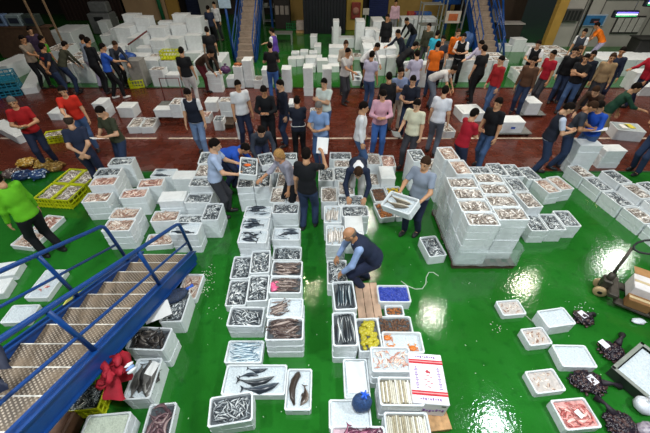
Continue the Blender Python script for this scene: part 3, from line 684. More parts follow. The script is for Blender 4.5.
ARMPOSE = {  # right-hand target from the right shoulder (x out, y forward, z up), elbow hint, hand pose, which hands
    'down': ((.07, .06, -.535), (.2, -1, 0)), 'back': ((-.155, -.17, -.44), (1, -.5, 0)), 'note': ((-.09, .30, -.25), (.8, -.3, -1)), 'fold': ((-.24, .21, -.20), (.8, .1, -1)),
    'hold': ((.03, .40, -.28), (.6, -.4, -1)), 'reachlow': ((0, .24, -.47), (1, -.2, -.2)), 'reachone': ((-.04, .44, -.26), (.5, -.3, -1)), 'raise': ((.04, .42, .02), (.7, 0, -1))}
def Rx(a): c, s = math.cos(a), math.sin(a); return np.array([[1, 0, 0], [0, c, -s], [0, s, c]], np.float32)
def Rz(a): c, s = math.cos(a), math.sin(a); return np.array([[c, -s, 0], [s, c, 0], [0, 0, 1]], np.float32)
HANDS_AT = {}
def person(i, p):
    (lab, px, py, face, sh, pa, ar, le, H_, sl, ha, ve, cr, st, ho, tu, no, bw, ap, near) = p
    rnd = random.Random(i * 7 + 1); s = H_ / 1.74; la = math.radians(le); h = .019 if near else .027; hh = .0075 if near else .012; hd = .0048 if near else .0075
    up = lambda a: A(0, math.sin(a), math.cos(a))
    pel = A(0, 0, .93 - cr) * s; wa = pel + up(la * .7) * .15 * s; ch = wa + up(la) * .22 * s; nk = ch + up(la * 1.05) * .20 * s
    hp = la * .45 + math.radians(no); hc = nk + up((la + hp) / 2) * .15 * s
    R1, R2 = Rx(-la * .85), Rx(-la)
    hips = [pel + A(sx * .092, 0, -.03) * s for sx in (-1, 1)]
    fy = .10 if le > 30 else .02
    feet = [A(-.11, fy - st * .6, .085) * s, A(.11, fy + st * .6, .085) * s]
    if rnd.random() < .5: feet[0][1], feet[1][1] = feet[1][1], feet[0][1]
    def ik(a, b, l1, l2, hint):
        v = b - a; L = float(np.linalg.norm(v)); m = l1 + l2 - .004
        if L > m: b = a + v * (m / L); v = b - a; L = m
        t = (l1 * l1 - l2 * l2 + L * L) / (2 * L); hh_ = math.sqrt(max(0, l1 * l1 - t * t)); u = v / L; q = hint - u * float(hint @ u); q = q / (np.linalg.norm(q) + 1e-9)
        return a + u * t + q * hh_, b
    body = []; shirt = []; trou = []; shoes = []; vest = []
    N = lambda lst, pr, c=(): lst.append((pr, c))
    tors = [(ellip(pel + up(0) * .02, A(.162 * bw, .112 * bw, .135) * s, R1), .024), (ellip(wa, A(.150 * bw, .108 * bw, .17) * s, R1), .016), (ellip(ch, A(.158 * bw, .112 * bw, .19) * s, R2), .013)]
    sho = [nk + (R2 @ A(sx * .163 * bw, 0, -.058) * s) for sx in (-1, 1)]
    tors.append((capsule(sho[0], sho[1], .054 * s, .054 * s), .008))
    for pr, gr in tors:
        N(body, pr)
        g2 = ('c', pr[1], pr[2], pr[3] + gr, pr[4] + gr) if pr[0] == 'c' else ('e', pr[1], pr[2] + gr, pr[3])
        g3 = ('c', pr[1] * .92 + pr[2] * .08, pr[2] * .92 + pr[1] * .08, pr[3] + gr + .008, pr[4] + gr + .008) if pr[0] == 'c' else ('e', pr[1], pr[2] + gr + .014, pr[3])
        N(shirt, g2); N(vest, g3)
    N(body, capsule(nk - up(la) * .03 * s, nk + (hc - nk) * .6, .056 * s, .05 * s))
    N(trou, ('e', tors[0][0][1], tors[0][0][2] + A(.012, .012, .0), tors[0][0][3]))
    for hp_, ft in zip(hips, feet):
        kn, an = ik(hp_, ft, .43 * s, .425 * s, A(0, 1, .1))
        N(body, capsule(hp_, kn, .082 * s, .058 * s)); N(body, capsule(kn, an, .056 * s, .038 * s)); N(body, ellip(an + A(0, .06, -.045) * s, A(.042, .12, .035) * s))
        N(trou, capsule(hp_, kn, .098 * s, .074 * s)); d_ = (an - kn) / np.linalg.norm(an - kn); N(trou, capsule(kn, an - d_ * .015, .073 * s, .062 * s), [(an + d_ * .01, d_)])
        shoes.append([(ellip(an + A(0, .065, -.048) * s, A(.05, .138, .038) * s), [(A(0, 0, .004), A(0, 0, -1))]), (capsule(an + A(0, -.01, -.045) * s, an + A(0, 0, .0), .042 * s, .045 * s), [(an + A(0, 0, .02), A(0, 0, 1)), (A(0, 0, .004), A(0, 0, -1))])])
    hv = []; hands = []
    for sx, S_ in zip((-1, 1), sho):
        pose = ar
        if ar in ('reachone', 'raise') and sx < 0: pose = 'down'
        tg, hint = ARMPOSE[pose]; tg = A(*tg); 
        if pose == 'fold' and sx < 0: tg = tg + A(.0, .03, .05)
        tg = A(tg[0] * sx, tg[1], tg[2]); hint = A(hint[0] * sx, hint[1], hint[2])
        if pose in ('back', 'note', 'fold', 'hold', 'raise'): Rm = Rx(-la * .6); tg = Rm @ tg
        T = S_ + tg * s
        if ho == 'paperlow' and sx > 0: T = S_ + A(.06, .24, -.42) * s
        el, wr = ik(S_, T, .29 * s, .255 * s, hint)
        N(body, capsule(S_, el, .050 * s, .040 * s)); N(body, capsule(el, wr, .040 * s, .027 * s))
        ud = (el - S_) / np.linalg.norm(el - S_); fd = (wr - el) / np.linalg.norm(wr - el)
        if sl == 's': e_ = S_ + (el - S_) * .74; N(shirt, capsule(S_, e_ + ud * .05, .058 * s, .056 * s), [(e_, ud)])
        else:
            N(shirt, capsule(S_, el, .057 * s, .049 * s)); e_ = el + (wr - el) * (.93 if sl == 'l' else .45); N(shirt, capsule(el, e_ + fd * .04, .049 * s, .040 * s), [(e_, fd)])
        ref = {'down': A(sx, .15, 0), 'back': A(0, -1, .1), 'note': A(sx * .8, .1, -.7), 'fold': A(0, 1, .3), 'hold': A(sx, .2, -.1), 'raise': A(sx, 0, .3)}.get(pose, A(0, .6, 1))
        Fm = frame(fd, ref)
        V, F = hand_t('grip' if pose in ('hold', 'note', 'raise') or ho else 'relax', hd)
        V = V * A(sx, 1, 1) * s
        if sx < 0: F = F[:, ::-1]
        V = V @ Fm.T.astype(np.float32) + wr; hands.append((V, F)); hv.append(wr + fd * .09 * s)
    V, F = field(body, h, .035); mi = [np.zeros(len(F), int)]; Vs = [V]; Fs = [F]; off = len(V)
    Rh = (Rx(-hp) @ Rz(math.radians(tu))) if True else None
    Vh, Fh, mh = head_t(hh); Vs.append(Vh @ Rh.T * s + hc); Fs.append(Fh + off); mi.append(mh); off += len(Vh)
    for V_, F_ in hands: Vs.append(V_); Fs.append(F_ + off); mi.append(np.zeros(len(F_), int)); off += len(V_)
    sk = rnd.choice(SKIN); ms = [mat('skin_' + sk[0], sk[0], .5, .06, 20), mat('eye_dark', '201813', .2), mat('lip_' + sk[1], sk[1], .45), mat('brow_dark', '3a2a20', .7)]
    root = mesh_obj('person', np_mesh('person_body', np.concatenate(Vs), np.concatenate(Fs), ms, np.concatenate(mi)), None, (px, py, 0), math.radians(face - 90))
    tag(root, lab, 'person', 'people in the fish market')
    def cloth(name, prims, m, k=.03, clips=(), h_=h):
        V, F = field(prims, h_, k, clips); return mesh_obj(name, np_mesh(name, V, F, [m]), root)
    def cm(c): return mat('cloth_' + c, COL[c], .8, .12, 7, bump=.25, spec=.25)
    hem = pel + up(la * .7) * -.015 * s; hn = -up(la * .7)
    neckclip = ('s', nk + up(la) * .045 * s + R2 @ A(0, .045, 0) * s, .062 * s)
    if sh == 'whitenavy':
        m = cm('whitenavy'); so = cloth('jacket', shirt, m, .03, [('p', hem, hn), neckclip])
        yo = [(ellip(ch + up(la) * .08 * s, A(.13, .13, .13) * s, R2), ()), (ellip(ch, A(.10, .134, .2) * s, R2), ())]
        cloth('yoke', yo, mat('cloth_white_yoke', 'e6e7ea', .8, .05, 7), .03, [('p', wa + up(la) * .05, -up(la))])
    else: cloth('shirt' if sl != 'l' or ve else 'sweater' if sh in ('lime', 'royal', 'orange', 'redsweater') else 'shirt', shirt, cm(sh), .03, [('p', hem, hn), neckclip])
    if ve: cloth('vest', vest, cm(ve), .03, [('p', hem + up(la * .7) * .02, hn), ('s', neckclip[1] + R2 @ A(0, .02, 0) * s, .085 * s)])
    cloth('trousers', trou, cm(pa), .03, [('p', pel + up(0) * .10 * s, A(0, 0, 1))])
    wm = mat('white_shoe', 'd8d8d6', .5) if 'white shoes' in lab else (mat('brown_boot', '5a4030', .6) if 'brown boots' in lab else mat('dark_shoe', '1b1a1c', .5, .2, 10))
    for q in shoes:
        so_ = cloth('shoe', q, wm, .02, (), min(h, .016))
        if near: V_, F_ = field([(ellip(q[0][0][1] + A(0, 0, -.022) * s, A(.052, .142, .02) * s), [(A(0, 0, .003), A(0, 0, -1))])], .014, .02); mesh_obj('sole', np_mesh('sole', V_, F_, [mat('sole_dark', '0f0f10', .7)]), so_)
    if ha in ('dark', 'brown', 'blonde', 'grey', 'bald2', 'bald'):
        hc_ = {'dark': '140e0b', 'brown': '38261a', 'blonde': 'a8804e', 'grey': '6f6a66', 'bald2': '3a302a', 'bald': '6a6058'}[ha]
        Vh, Fh = hair_t('blonde' if ha == 'blonde' else ha if ha in ('bald2', 'bald') else 'short', hh)
        if len(Fh): mesh_obj('hair', np_mesh('hair', Vh @ Rh.T * s + hc, Fh, [mat('hair_' + ha, hc_, .85, .3, 60, bump=.4, spec=.12)]), root)
    if ap == 'string':
        MB().tube([tuple(wa + A(math.cos(g) * .175 * bw, math.sin(g) * .135 * bw, -.02 + .01 * math.sin(3 * g))) for g in [k * PI / 8 for k in range(16)]], .006, 6, closed=True).obj('apron_string', PAPER, root)
    if 'red back print' in lab:
        b = MB(); b.box((0, 0, 0), (.13, .006, .05)); b.box((.0, 0, -.045), (.09, .006, .02)); o = b.obj('back_print', mat('red_print', 'b23a2a', .7), root); o.matrix_local = Matrix.Translation(tuple(ch + R2 @ A(0, -.137, .06) * s)) @ Matrix(R2.tolist()).to_4x4()
    # world position of hands for held things
    c, sn = math.cos(math.radians(face - 90)), math.sin(math.radians(face - 90))
    hw = [Vector((px + q[0] * c - q[1] * sn, py + q[0] * sn + q[1] * c, q[2])) for q in hv]
    HANDS_AT[lab] = (hw, math.radians(face - 90))
    if ho or ar == 'raise':
        one = ho == 'paperlow' or ar == 'raise'
        mid = hw[1] if one else (hw[0] + hw[1]) / 2
        b = MB(); n = 6; v = [((q / n - .5) * .21, (r / 4 - .5) * .29, .008 * math.sin(q * 1.1)) for r in range(5) for q in range(n + 1)]
        f = [(r * (n + 1) + q, r * (n + 1) + q + 1, (r + 1) * (n + 1) + q + 1, (r + 1) * (n + 1) + q) for r in range(4) for q in range(n)]
        b.add(v + [(x, y, z - .002) for x, y, z in v], f + [tuple(k + len(v) for k in reversed(q)) for q in f], 0, True)
        o = b.obj('paper_sheet', PAPER); fw = Vector((-sn, c, 0))
        o.matrix_world = Matrix.Translation(mid + fw * .07 + Vector((0, 0, .035))) @ Matrix.Rotation(math.radians(face - 90), 4, 'Z') @ Matrix.Rotation(math.radians(25 if not one else 60 if ar == 'raise' else 50), 4, 'X')
        tag(o, 'white paper sheet held by the ' + lab.split(' in ', 1)[-1].replace('person with', '').split(' with ')[0].split(' reading')[0].split(' holding')[0].split(' raising')[0] + ' person', 'paper', 'white sheets held by people')
    return root
ST = [
('low stack at the near end of the centre-left row', -1.111, 1.492, 0.51, 0.33, 0.138, 2, 0.155, 0.0, 'sil', 'indiv'),
('big shallow box behind the sardine box', -0.909, 1.896, 0.81, 0.39, 0.0, 1, 0.155, 0.0, 'bigfish', ''),
('single box at the right of the big shallow box', -0.333, 1.779, 0.33, 0.51, 0.0, 1, 0.155, 0.0, 'conger', ''),
('single low box behind the big shallow box', -1.118, 2.284, 0.51, 0.33, 0.0, 1, 0.13, 0.0, 'icyfish', 'indiv'),
('short stack left of the brown fish stack', -1.146, 2.727, 0.51, 0.33, 0.0, 2, 0.155, 0.0, 'sil', 'indiv'),
('near stack of brown fish', -0.549, 2.426, 0.51, 0.33, 0.0, 3, 0.155, 0.0, 'brown', ''),
('middle stack of brown fish', -0.564, 2.764, 0.51, 0.33, 0.0, 3, 0.155, 0.0, 'brownice', ''),
('stack with a pink bag in its box', -0.619, 3.292, 0.51, 0.33, 0.0, 2, 0.155, 0.0, 'brownpink', ''),
('brown fish stack behind the pink bag box', -0.636, 3.63, 0.51, 0.33, 0.0, 2, 0.155, 0.0, 'brown', ''),
('sardine box of the block of four, far and outer', -1.441, 3.789, 0.33, 0.51, 0.043, 1, 0.155, 0.0, 'sil', ''),
('sardine stack of the block of four, far and inner', -1.094, 3.779, 0.33, 0.51, 0.073, 2, 0.155, 0.0, 'sil', ''),
('sardine box of the block of four, near and outer', -1.402, 3.259, 0.33, 0.51, 0.045, 1, 0.155, 0.0, 'sil', ''),
('sardine stack of the block of four, near and inner', -1.053, 3.234, 0.33, 0.51, 0.047, 2, 0.155, 0.0, 'sil', ''),
('single box behind the brown fish stacks', -0.678, 4.109, 0.51, 0.33, 0.0, 1, 0.155, 0.0, 'sil', ''),
('stack of iced dark fish in the middle row', -0.714, 4.447, 0.51, 0.33, 0.0, 2, 0.155, 0.0, 'icedark', ''),
('tall four-high stack in front of the blonde person', -0.768, 5.007, 0.51, 0.33, 0.0, 3, 0.155, 0.0, 'sil', ''),
('narrow pale fish stack by the blonde person', -0.939, 5.435, 0.33, 0.51, 0.0, 3, 0.155, 0.0, 'pale', ''),
('narrow tan fish stack by the blonde person', -0.601, 5.435, 0.33, 0.51, 0.0, 3, 0.155, 0.0, 'tan', ''),
('pale fish stack the blonde person reaches into', -0.869, 5.953, 0.33, 0.51, 0.0, 3, 0.155, 0.0, 'pale', ''),
('pinkish fish stack behind the blonde person', -0.879, 6.381, 0.51, 0.33, 0.0, 3, 0.155, 0.0, 'pinkish', ''),
('far stack at the edge of the red aisle', -0.922, 6.938, 0.51, 0.33, 0.0, 3, 0.155, 0.0, 'sil', ''),
('right stack of the tall pair by the pale blue shirt', -1.294, 5.738, 0.33, 0.51, 0.068, 4, 0.155, 0.0, 'sil', ''),
('left stack of the tall pair by the pale blue shirt', -1.634, 5.717, 0.33, 0.51, 0.076, 4, 0.155, 0.0, 'sil', ''),
('stack behind the tall pair, before the blue sweater', -1.645, 6.271, 0.33, 0.51, 0.0, 4, 0.155, 0.0, 'sil', ''),
('stack behind the tall pair, under the held box', -1.307, 6.472, 0.33, 0.51, 0.0, 3, 0.155, 0.0, 'sil', ''),
('dark fish stack below the tall pair', -1.286, 4.9, 0.51, 0.33, 0.0, 3, 0.155, 0.0, 'darkfish', ''),
('dark fish stack, second below the tall pair', -1.274, 4.562, 0.51, 0.33, 0.0, 3, 0.155, 0.0, 'darkfish', ''),
('pale fish stack, third below the tall pair', -1.264, 4.224, 0.51, 0.33, 0.0, 3, 0.155, 0.0, 'icedark', ''),
('pale fish stack nearer the bald man', 0.185, 4.259, 0.33, 0.51, 0.0, 3, 0.155, 0.0, 'paleal', ''),
('pale fish stack left of the blank lidded stack', 0.145, 4.832, 0.33, 0.51, 0.0, 3, 0.155, 0.0, 'paleal', ''),
('pale fish stack by the crouching man', 0.086, 5.452, 0.33, 0.51, 0.0, 3, 0.155, 0.0, 'pale', ''),
('silver fish stack the crouching man leans over', 0.514, 5.26, 0.51, 0.33, 0.0, 3, 0.155, 0.0, 'sil', ''),
('silver fish stack behind the blank lidded stack', 0.573, 4.922, 0.51, 0.33, 0.0, 3, 0.155, 0.0, 'sil', ''),
('blank lidded stack beside the bald man', 0.523, 4.494, 0.33, 0.51, 0.0, 3, 0.155, 0.0, 'lid', ''),
('silver fish stack under the bald man hand', 0.199, 3.554, 0.33, 0.51, 0.0, 2, 0.155, 0.0, 'sil', ''),
('mackerel stack by the wooden pallet', 0.286, 2.982, 0.33, 0.51, 0.056, 3, 0.155, 0.0, 'mackerel', ''),
('mullet stack nearer than the mackerel', 0.263, 2.434, 0.33, 0.51, 0.0, 3, 0.155, 0.0, 'mullet', ''),
('yellow bag box beside the mullet', 0.613, 2.442, 0.33, 0.51, 0.045, 2, 0.155, 0.0, 'yellowbags', ''),
('box of brown shellfish behind the crab box', 1.038, 2.679, 0.51, 0.33, 0.0, 1, 0.13, 0.0, 'brownshell', ''),
('shallow box with three orange crabs', 1.071, 2.349, 0.55, 0.31, 0.0, 2, 0.14, 0.0, 'crab', ''),
('shallow box of blue packs by the pallet', 1.083, 3.211, 0.51, 0.33, -0.004, 2, 0.1, 0.0, 'blue', ''),
('small box of amber shellfish in front of the blue packs', 1.07, 2.945, 0.29, 0.19, 0.0, 1, 0.12, 0.0, 'amber', ''),
('box covered in white paper', 0.407, 1.916, 0.33, 0.51, 0.005, 1, 0.15, 0.0, 'paper', ''),
('pale prawn stack left of the printed carton', 0.835, 2.01, 0.51, 0.33, 0.0, 3, 0.155, 0.0, 'prawnpale', ''),
('razor clam stack behind the nearest razor clams', 0.892, 1.636, 0.51, 0.33, 0.0, 3, 0.155, 0.0, 'razor', ''),
('razor clam stack cut by the photo edge', 0.936, 1.298, 0.51, 0.33, 0.0, 2, 0.155, 0.0, 'razor', ''),
('box left of the blue mesh bag', 0.3, 1.487, 0.51, 0.33, 0.0, 1, 0.155, 0.0, 'ice', ''),
('purple squid stack cut by the photo edge', 0.37, 1.174, 0.61, 0.28, 0.0, 2, 0.155, 0.0, 'squid', ''),
('far silver fish stack beside the black T-shirt man', 0.362, 6.972, 0.51, 0.33, 0.0, 3, 0.155, 0.0, 'sil', ''),
('pale fish stack behind the crouching man', 0.452, 6.634, 0.51, 0.33, 0.0, 3, 0.155, 0.0, 'pale', ''),
('narrow stack right of the black T-shirt man', 0.024, 6.178, 0.33, 0.51, 0.0, 3, 0.155, 0.0, 'sil', ''),
('stack touching the crouching man sleeve', 0.364, 6.206, 0.33, 0.51, 0.0, 3, 0.155, 0.0, 'sil', ''),
('small pale box stack at the crouching man elbow', 0.439, 5.688, 0.33, 0.51, 0.0, 3, 0.155, 0.0, 'pale', ''),
('low box of brown clams, back left of the four trays', 1.2, 5.895, 0.33, 0.51, 0.136, 1, 0.13, 0.0, 'brownshell', ''),
('low box of yellow clams, back right of the four trays', 1.546, 5.935, 0.33, 0.51, 0.115, 1, 0.13, 0.0, 'yellow', ''),
('low box of amber clams, front left of the four trays', 1.231, 5.357, 0.33, 0.51, 0.176, 1, 0.13, 0.0, 'amber', ''),
('low box of orange prawns, front right of the four trays', 1.575, 5.402, 0.33, 0.51, 0.208, 1, 0.13, 0.0, 'orange', ''),
('narrow stack behind the brown clam box', 1.086, 6.455, 0.33, 0.51, 0.0, 1, 0.155, 0.0, 'pale', ''),
('lidded stack behind the yellow clam box', 1.424, 6.46, 0.33, 0.51, 0.0, 2, 0.155, 0.0, 'lid', ''),
('small box of pink fish behind the lidded stack', 1.517, 6.978, 0.33, 0.51, 0.0, 2, 0.155, 0.0, 'pinkish', ''),
('small stack at the aisle edge behind pink fish', 1.179, 7.069, 0.33, 0.51, 0.0, 2, 0.155, 0.0, 'pale', ''),
('narrow tall stack behind the hake carrier', 2.042, 6.464, 0.33, 0.51, 0.104, 5, 0.155, 0.0, 'sil', ''),
('pair box right of the narrow tall stack', 2.461, 6.574, 0.33, 0.51, 0.0, 3, 0.155, 0.0, 'pale', ''),
('single box at the foot of the wrapped pallet', 1.96, 4.248, 0.33, 0.51, 0.159, 1, 0.2, 0.0, 'sil', ''),
('wrapped pallet, front row left half', 2.525, 4.055, 0.51, 0.33, 0.0, 6, 0.155, 0.1, 'pale', ''),
('wrapped pallet, front row right half', 3.049, 4.191, 0.51, 0.33, 0.0, 6, 0.155, 0.1, 'pale', ''),
('wrapped pallet, second row left half', 2.525, 4.393, 0.51, 0.33, 0.0, 6, 0.155, 0.1, 'pale', ''),
('wrapped pallet, second row right half', 3.049, 4.533, 0.51, 0.33, 0.0, 6, 0.155, 0.1, 'pale', ''),
('wrapped pallet, third row left half', 2.525, 4.731, 0.51, 0.33, 0.0, 6, 0.155, 0.1, 'pale', ''),
('wrapped pallet, third row right half', 3.049, 4.875, 0.51, 0.33, 0.0, 6, 0.155, 0.1, 'pale', ''),
('wrapped pallet, fourth row left half', 2.525, 5.069, 0.51, 0.33, 0.0, 6, 0.155, 0.1, 'pale', ''),
('wrapped pallet, fourth row right half', 3.062, 5.217, 0.51, 0.33, 0.0, 6, 0.155, 0.1, 'pale', ''),
('side block right of the wrapped pallet, front row inner stack', 3.654, 5.188, 0.33, 0.51, 0.076, 3, 0.155, 0.0, 'sil', ''),
('side block right of the wrapped pallet, front row outer stack', 4.07, 5.276, 0.33, 0.51, 0.123, 3, 0.155, 0.0, 'pale', ''),
('side block right of the wrapped pallet, second row inner stack', 3.685, 5.718, 0.33, 0.51, 0.001, 3, 0.155, 0.0, 'sil', ''),
('side block right of the wrapped pallet, second row outer stack', 4.045, 5.809, 0.33, 0.51, 0.025, 3, 0.155, 0.0, 'sil', ''),
('side block right of the wrapped pallet, third row inner stack', 3.522, 6.236, 0.33, 0.51, 0.007, 3, 0.155, 0.0, 'sil', ''),
('side block right of the wrapped pallet, third row outer stack', 4.205, 6.332, 0.33, 0.51, 0.03, 3, 0.155, 0.0, 'sil', ''),
('stack at the back corner of the wrapped pallet, nearer', 2.615, 5.509, 0.33, 0.51, 0.076, 7, 0.155, 0.0, 'tan', ''),
('stack at the back corner of the wrapped pallet, farther', 2.523, 6.022, 0.33, 0.51, 0.085, 7, 0.155, 0.0, 'tan', ''),
('silver fish stack behind the pallet', 3.184, 5.983, 0.33, 0.51, 0.0, 4, 0.155, 0.0, 'sil', ''),
('silver fish stack behind the pallet, nearest the aisle', 3.863, 6.386, 0.33, 0.51, 0.039, 3, 0.155, 0.0, 'sil', ''),
('low front block right of the pallet, inner column', 4.011, 4.759, 0.33, 0.47, 0.0, 2, 0.155, 0, 'sil', ''),
('low front block right of the pallet, middle column', 4.349, 4.79, 0.33, 0.47, 0.0, 2, 0.155, 0, 'sil', ''),
('low front block right of the pallet, outer column', 4.687, 4.89, 0.33, 0.47, 0.0, 2, 0.155, 0, 'sil', ''),
('small two-high stack behind the low block, rear box', 4.677, 6.458, 0.33, 0.51, 0.149, 2, 0.155, 0.0, 'sil', ''),
('two-high block on the green floor, inner column', 4.863, 5.959, 0.33, 0.51, 0.195, 2, 0.155, 0.0, 'tan', ''),
('two-high block on the green floor, outer column', 5.19, 6.066, 0.33, 0.51, 0.213, 2, 0.155, 0.0, 'tan', ''),
('bank by the right edge, front line, first from the aisle', 5.944, 6.557, 0.51, 0.33, -1.399, 2, 0.15, 0, 'pale', ''),
('bank by the right edge, front line, second from the aisle', 6.039, 6.047, 0.51, 0.33, -1.399, 2, 0.15, 0, 'sil', ''),
('bank by the right edge, front line, third from the aisle', 6.13, 5.527, 0.51, 0.33, -1.399, 2, 0.15, 0, 'sil', ''),
('bank by the right edge, front line, fourth from the aisle', 6.222, 5.0, 0.51, 0.33, -1.399, 2, 0.15, 0, 'pale', ''),
('bank by the right edge, front line, fifth from the aisle', 6.313, 4.473, 0.51, 0.33, -1.399, 2, 0.15, 0, 'sil', ''),
('bank by the right edge, middle line, second from the aisle', 6.393, 6.116, 0.51, 0.33, -1.399, 3, 0.15, 0, 'sil', ''),
('bank by the right edge, middle line, third from the aisle', 6.485, 5.589, 0.51, 0.33, -1.399, 3, 0.15, 0, 'pale', ''),
('bank by the right edge, middle line, fourth from the aisle', 6.576, 5.062, 0.51, 0.33, -1.399, 3, 0.15, 0, 'sil', ''),
('bank by the right edge, middle line, fifth from the aisle', 6.668, 4.535, 0.51, 0.33, -1.399, 3, 0.15, 0, 'sil', ''),
('bank by the right edge, rear line, third from the aisle', 6.839, 5.651, 0.51, 0.33, -1.399, 3, 0.15, 0, 'sil', ''),
('bank by the right edge, rear line, fourth from the aisle', 6.931, 5.124, 0.51, 0.33, -1.399, 3, 0.15, 0, 'sil', ''),
('bank by the right edge, rear line, fifth from the aisle', 7.023, 4.597, 0.51, 0.33, -1.399, 3, 0.15, 0, 'pale', ''),
('tall lidded stack at the aisle end of the right bank', 6.136, 7.007, 0.51, 0.33, -0.043, 5, 0.155, 0.0, 'lid', ''),
('second lidded stack at the aisle end of the right bank', 7.065, 7.3, 0.51, 0.33, 0.0, 3, 0.155, 0.0, 'lid', ''),
('stepped row at the left, step nearest the aisle', -4.557, 6.48, 0.51, 0.33, 0.115, 4, 0.155, 0.0, 'sil', ''),
('stepped row at the left, second step', -4.641, 6.051, 0.51, 0.33, 0.088, 4, 0.155, 0.0, 'sil', ''),
('stepped row at the left, third step', -4.556, 5.704, 0.51, 0.33, 0.098, 4, 0.155, 0.0, 'pinkish', ''),
('stepped row at the left, nearest step', -4.588, 5.355, 0.51, 0.33, 0.069, 3, 0.155, 0.0, 'tan', ''),
('stack right of the stepped row, front', -3.91, 5.495, 0.51, 0.33, 0.095, 3, 0.155, 0.0, 'pinkish', ''),
('stack right of the stepped row, back', -3.707, 5.865, 0.51, 0.33, 0.14, 3, 0.155, 0.0, 'pinkish', ''),
('three-high pair by the stair rail, rear stack', -3.807, 4.864, 0.51, 0.33, 0.023, 3, 0.155, 0.0, 'tan', ''),
('three-high pair by the stair rail, front stack', -3.772, 4.516, 0.51, 0.33, 0.056, 3, 0.155, 0.0, 'tan', ''),
('iced stack at the back of the left cluster', -3.566, 6.238, 0.51, 0.33, 0.0, 3, 0.155, 0.0, 'icedark', ''),
('blank lidded stack at the back of the left cluster', -3.048, 6.124, 0.51, 0.33, 0.0, 3, 0.155, 0.0, 'lid', ''),
('pale stack behind the blank lidded one', -2.608, 6.115, 0.33, 0.51, 0.062, 4, 0.155, 0.0, 'pale', ''),
('stack at the far end of the left cluster', -2.693, 6.632, 0.33, 0.51, 0.086, 4, 0.155, 0.0, 'sil', ''),
('silver fish stack left of the man holding the prawn box', -2.521, 5.677, 0.51, 0.33, 0.0, 4, 0.155, 0.0, 'sil', ''),
('lidded stack in the middle of the left cluster', -3.069, 5.354, 0.51, 0.33, 0.089, 3, 0.155, 0.0, 'lid', ''),
('silver fish stack in the middle of the left cluster', -2.541, 5.33, 0.51, 0.33, 0.036, 3, 0.155, 0.0, 'sil', ''),
('silver stack at the right of the left cluster', -2.16, 4.913, 0.33, 0.51, 0.02, 3, 0.155, 0.0, 'sil', ''),
('lidded box in front of the left cluster', -3.118, 4.963, 0.51, 0.33, 0.065, 2, 0.155, 0.0, 'tan', ''),
('fish stack behind the iced front stack of the left cluster', -2.59, 4.829, 0.51, 0.33, 0.0, 2, 0.155, 0.0, 'sil', ''),
('iced front stack of the left cluster', -2.519, 4.432, 0.51, 0.33, -0.011, 3, 0.155, 0.0, 'icedark', ''),
('flat box in front of the left cluster', -3.118, 4.5, 0.51, 0.33, 0.108, 1, 0.12, 0.0, 'tan', ''),
('flat tray behind the green sweater man, farther', -5.56, 4.984, 0.46, 0.39, 1.43, 1, 0.1, 0.0, 'pinkish', ''),
('flat tray behind the green sweater man, nearer', -5.626, 4.53, 0.41, 0.46, 1.419, 1, 0.1, 0.0, 'tan', ''),
('flat iced tray between the stair rails, farther', -4.642, 3.484, 0.38, 0.59, 0.012, 1, 0.1, 0.0, 'icepink', ''),
('flat iced tray between the stair rails, nearer', -4.681, 2.908, 0.43, 0.32, 0.035, 1, 0.1, 0.0, 'ice', ''),
('flat lidded box at the left photo edge, farther', -5.543, 3.748, 0.51, 0.33, 0.189, 1, 0.12, 0.0, 'lid', ''),
('flat lidded box at the left photo edge, nearer', -5.452, 3.363, 0.51, 0.33, 0.201, 1, 0.12, 0.0, 'lid', ''),
('flat box at the foot of the stair', -2.217, 3.411, 0.33, 0.51, -0.006, 1, 0.12, 0.0, 'tan', ''),
('stack carrying a blue mesh bag by the stair', -2.233, 2.887, 0.33, 0.51, 0.029, 2, 0.155, 0.0, 'sil', ''),
('dark squid stack beside the stair', -2.335, 2.302, 0.51, 0.33, -0.063, 3, 0.155, 0.0, 'squiddark', ''),
('stack with a white note on its fish', -2.287, 1.852, 0.33, 0.51, 0.053, 2, 0.155, 0.0, 'flat', ''),
('box of purple fish at the bottom photo edge', -1.967, 1.355, 0.33, 0.51, 0.094, 1, 0.155, 0.0, 'purple', ''),
('wide box of pale fish under the red cloth', -2.495, 1.306, 0.5, 0.27, 0.086, 2, 0.155, 0.0, 'green', ''),
('farthest of the low boxes at the front right', 2.903, 3.016, 0.38, 0.27, 0.095, 1, 0.1, 0.0, 'pinkpale', ''),
('deep box among the low boxes at the front right', 3.428, 2.767, 0.45, 0.29, 0.154, 1, 0.22, 0.0, 'ice', ''),
('low box left of the deep front right box', 3.042, 2.509, 0.35, 0.27, 0.112, 1, 0.14, 0.0, 'pinkpale', ''),
('low iced box with a yellow tag at the front right', 3.425, 2.219, 0.47, 0.32, -0.022, 1, 0.14, 0.0, 'ice', ''),
('low box in front of the dark net bags', 2.871, 1.892, 0.41, 0.29, 0.11, 1, 0.12, 0.0, 'pinkpale', ''),
('low box of pink fish at the bottom right', 3.036, 1.498, 0.45, 0.34, 0.078, 1, 0.14, 0.0, 'pink', ''),
('pair on the red aisle, left box', -5.589, 9.322, 0.36, 0.65, 0.117, 1, 0.2, 0.0, 'pale', ''),
('pair on the red aisle, right box', -5.205, 9.322, 0.37, 0.64, 0.09, 1, 0.2, 0.0, 'pale', ''),
('upper box on the grey cart by the vest man', -4.372, 9.701, 0.33, 0.51, 0.0, 2, 0.2, 0.28, 'pale', ''),
('lower box on the grey cart by the vest man', -4.8, 9.649, 0.51, 0.33, 0.0, 1, 0.2, 0.28, 'lid', ''),
('black-lidded box by the olive T-shirt man', -6.251, 10.3, 0.5, 0.47, 0.0, 1, 0.3, 0.0, 'lid', ''),
('tall narrow box left of the olive T-shirt man', -6.971, 10.231, 0.33, 0.51, 0.0, 3, 0.155, 0.0, 'lid', ''),
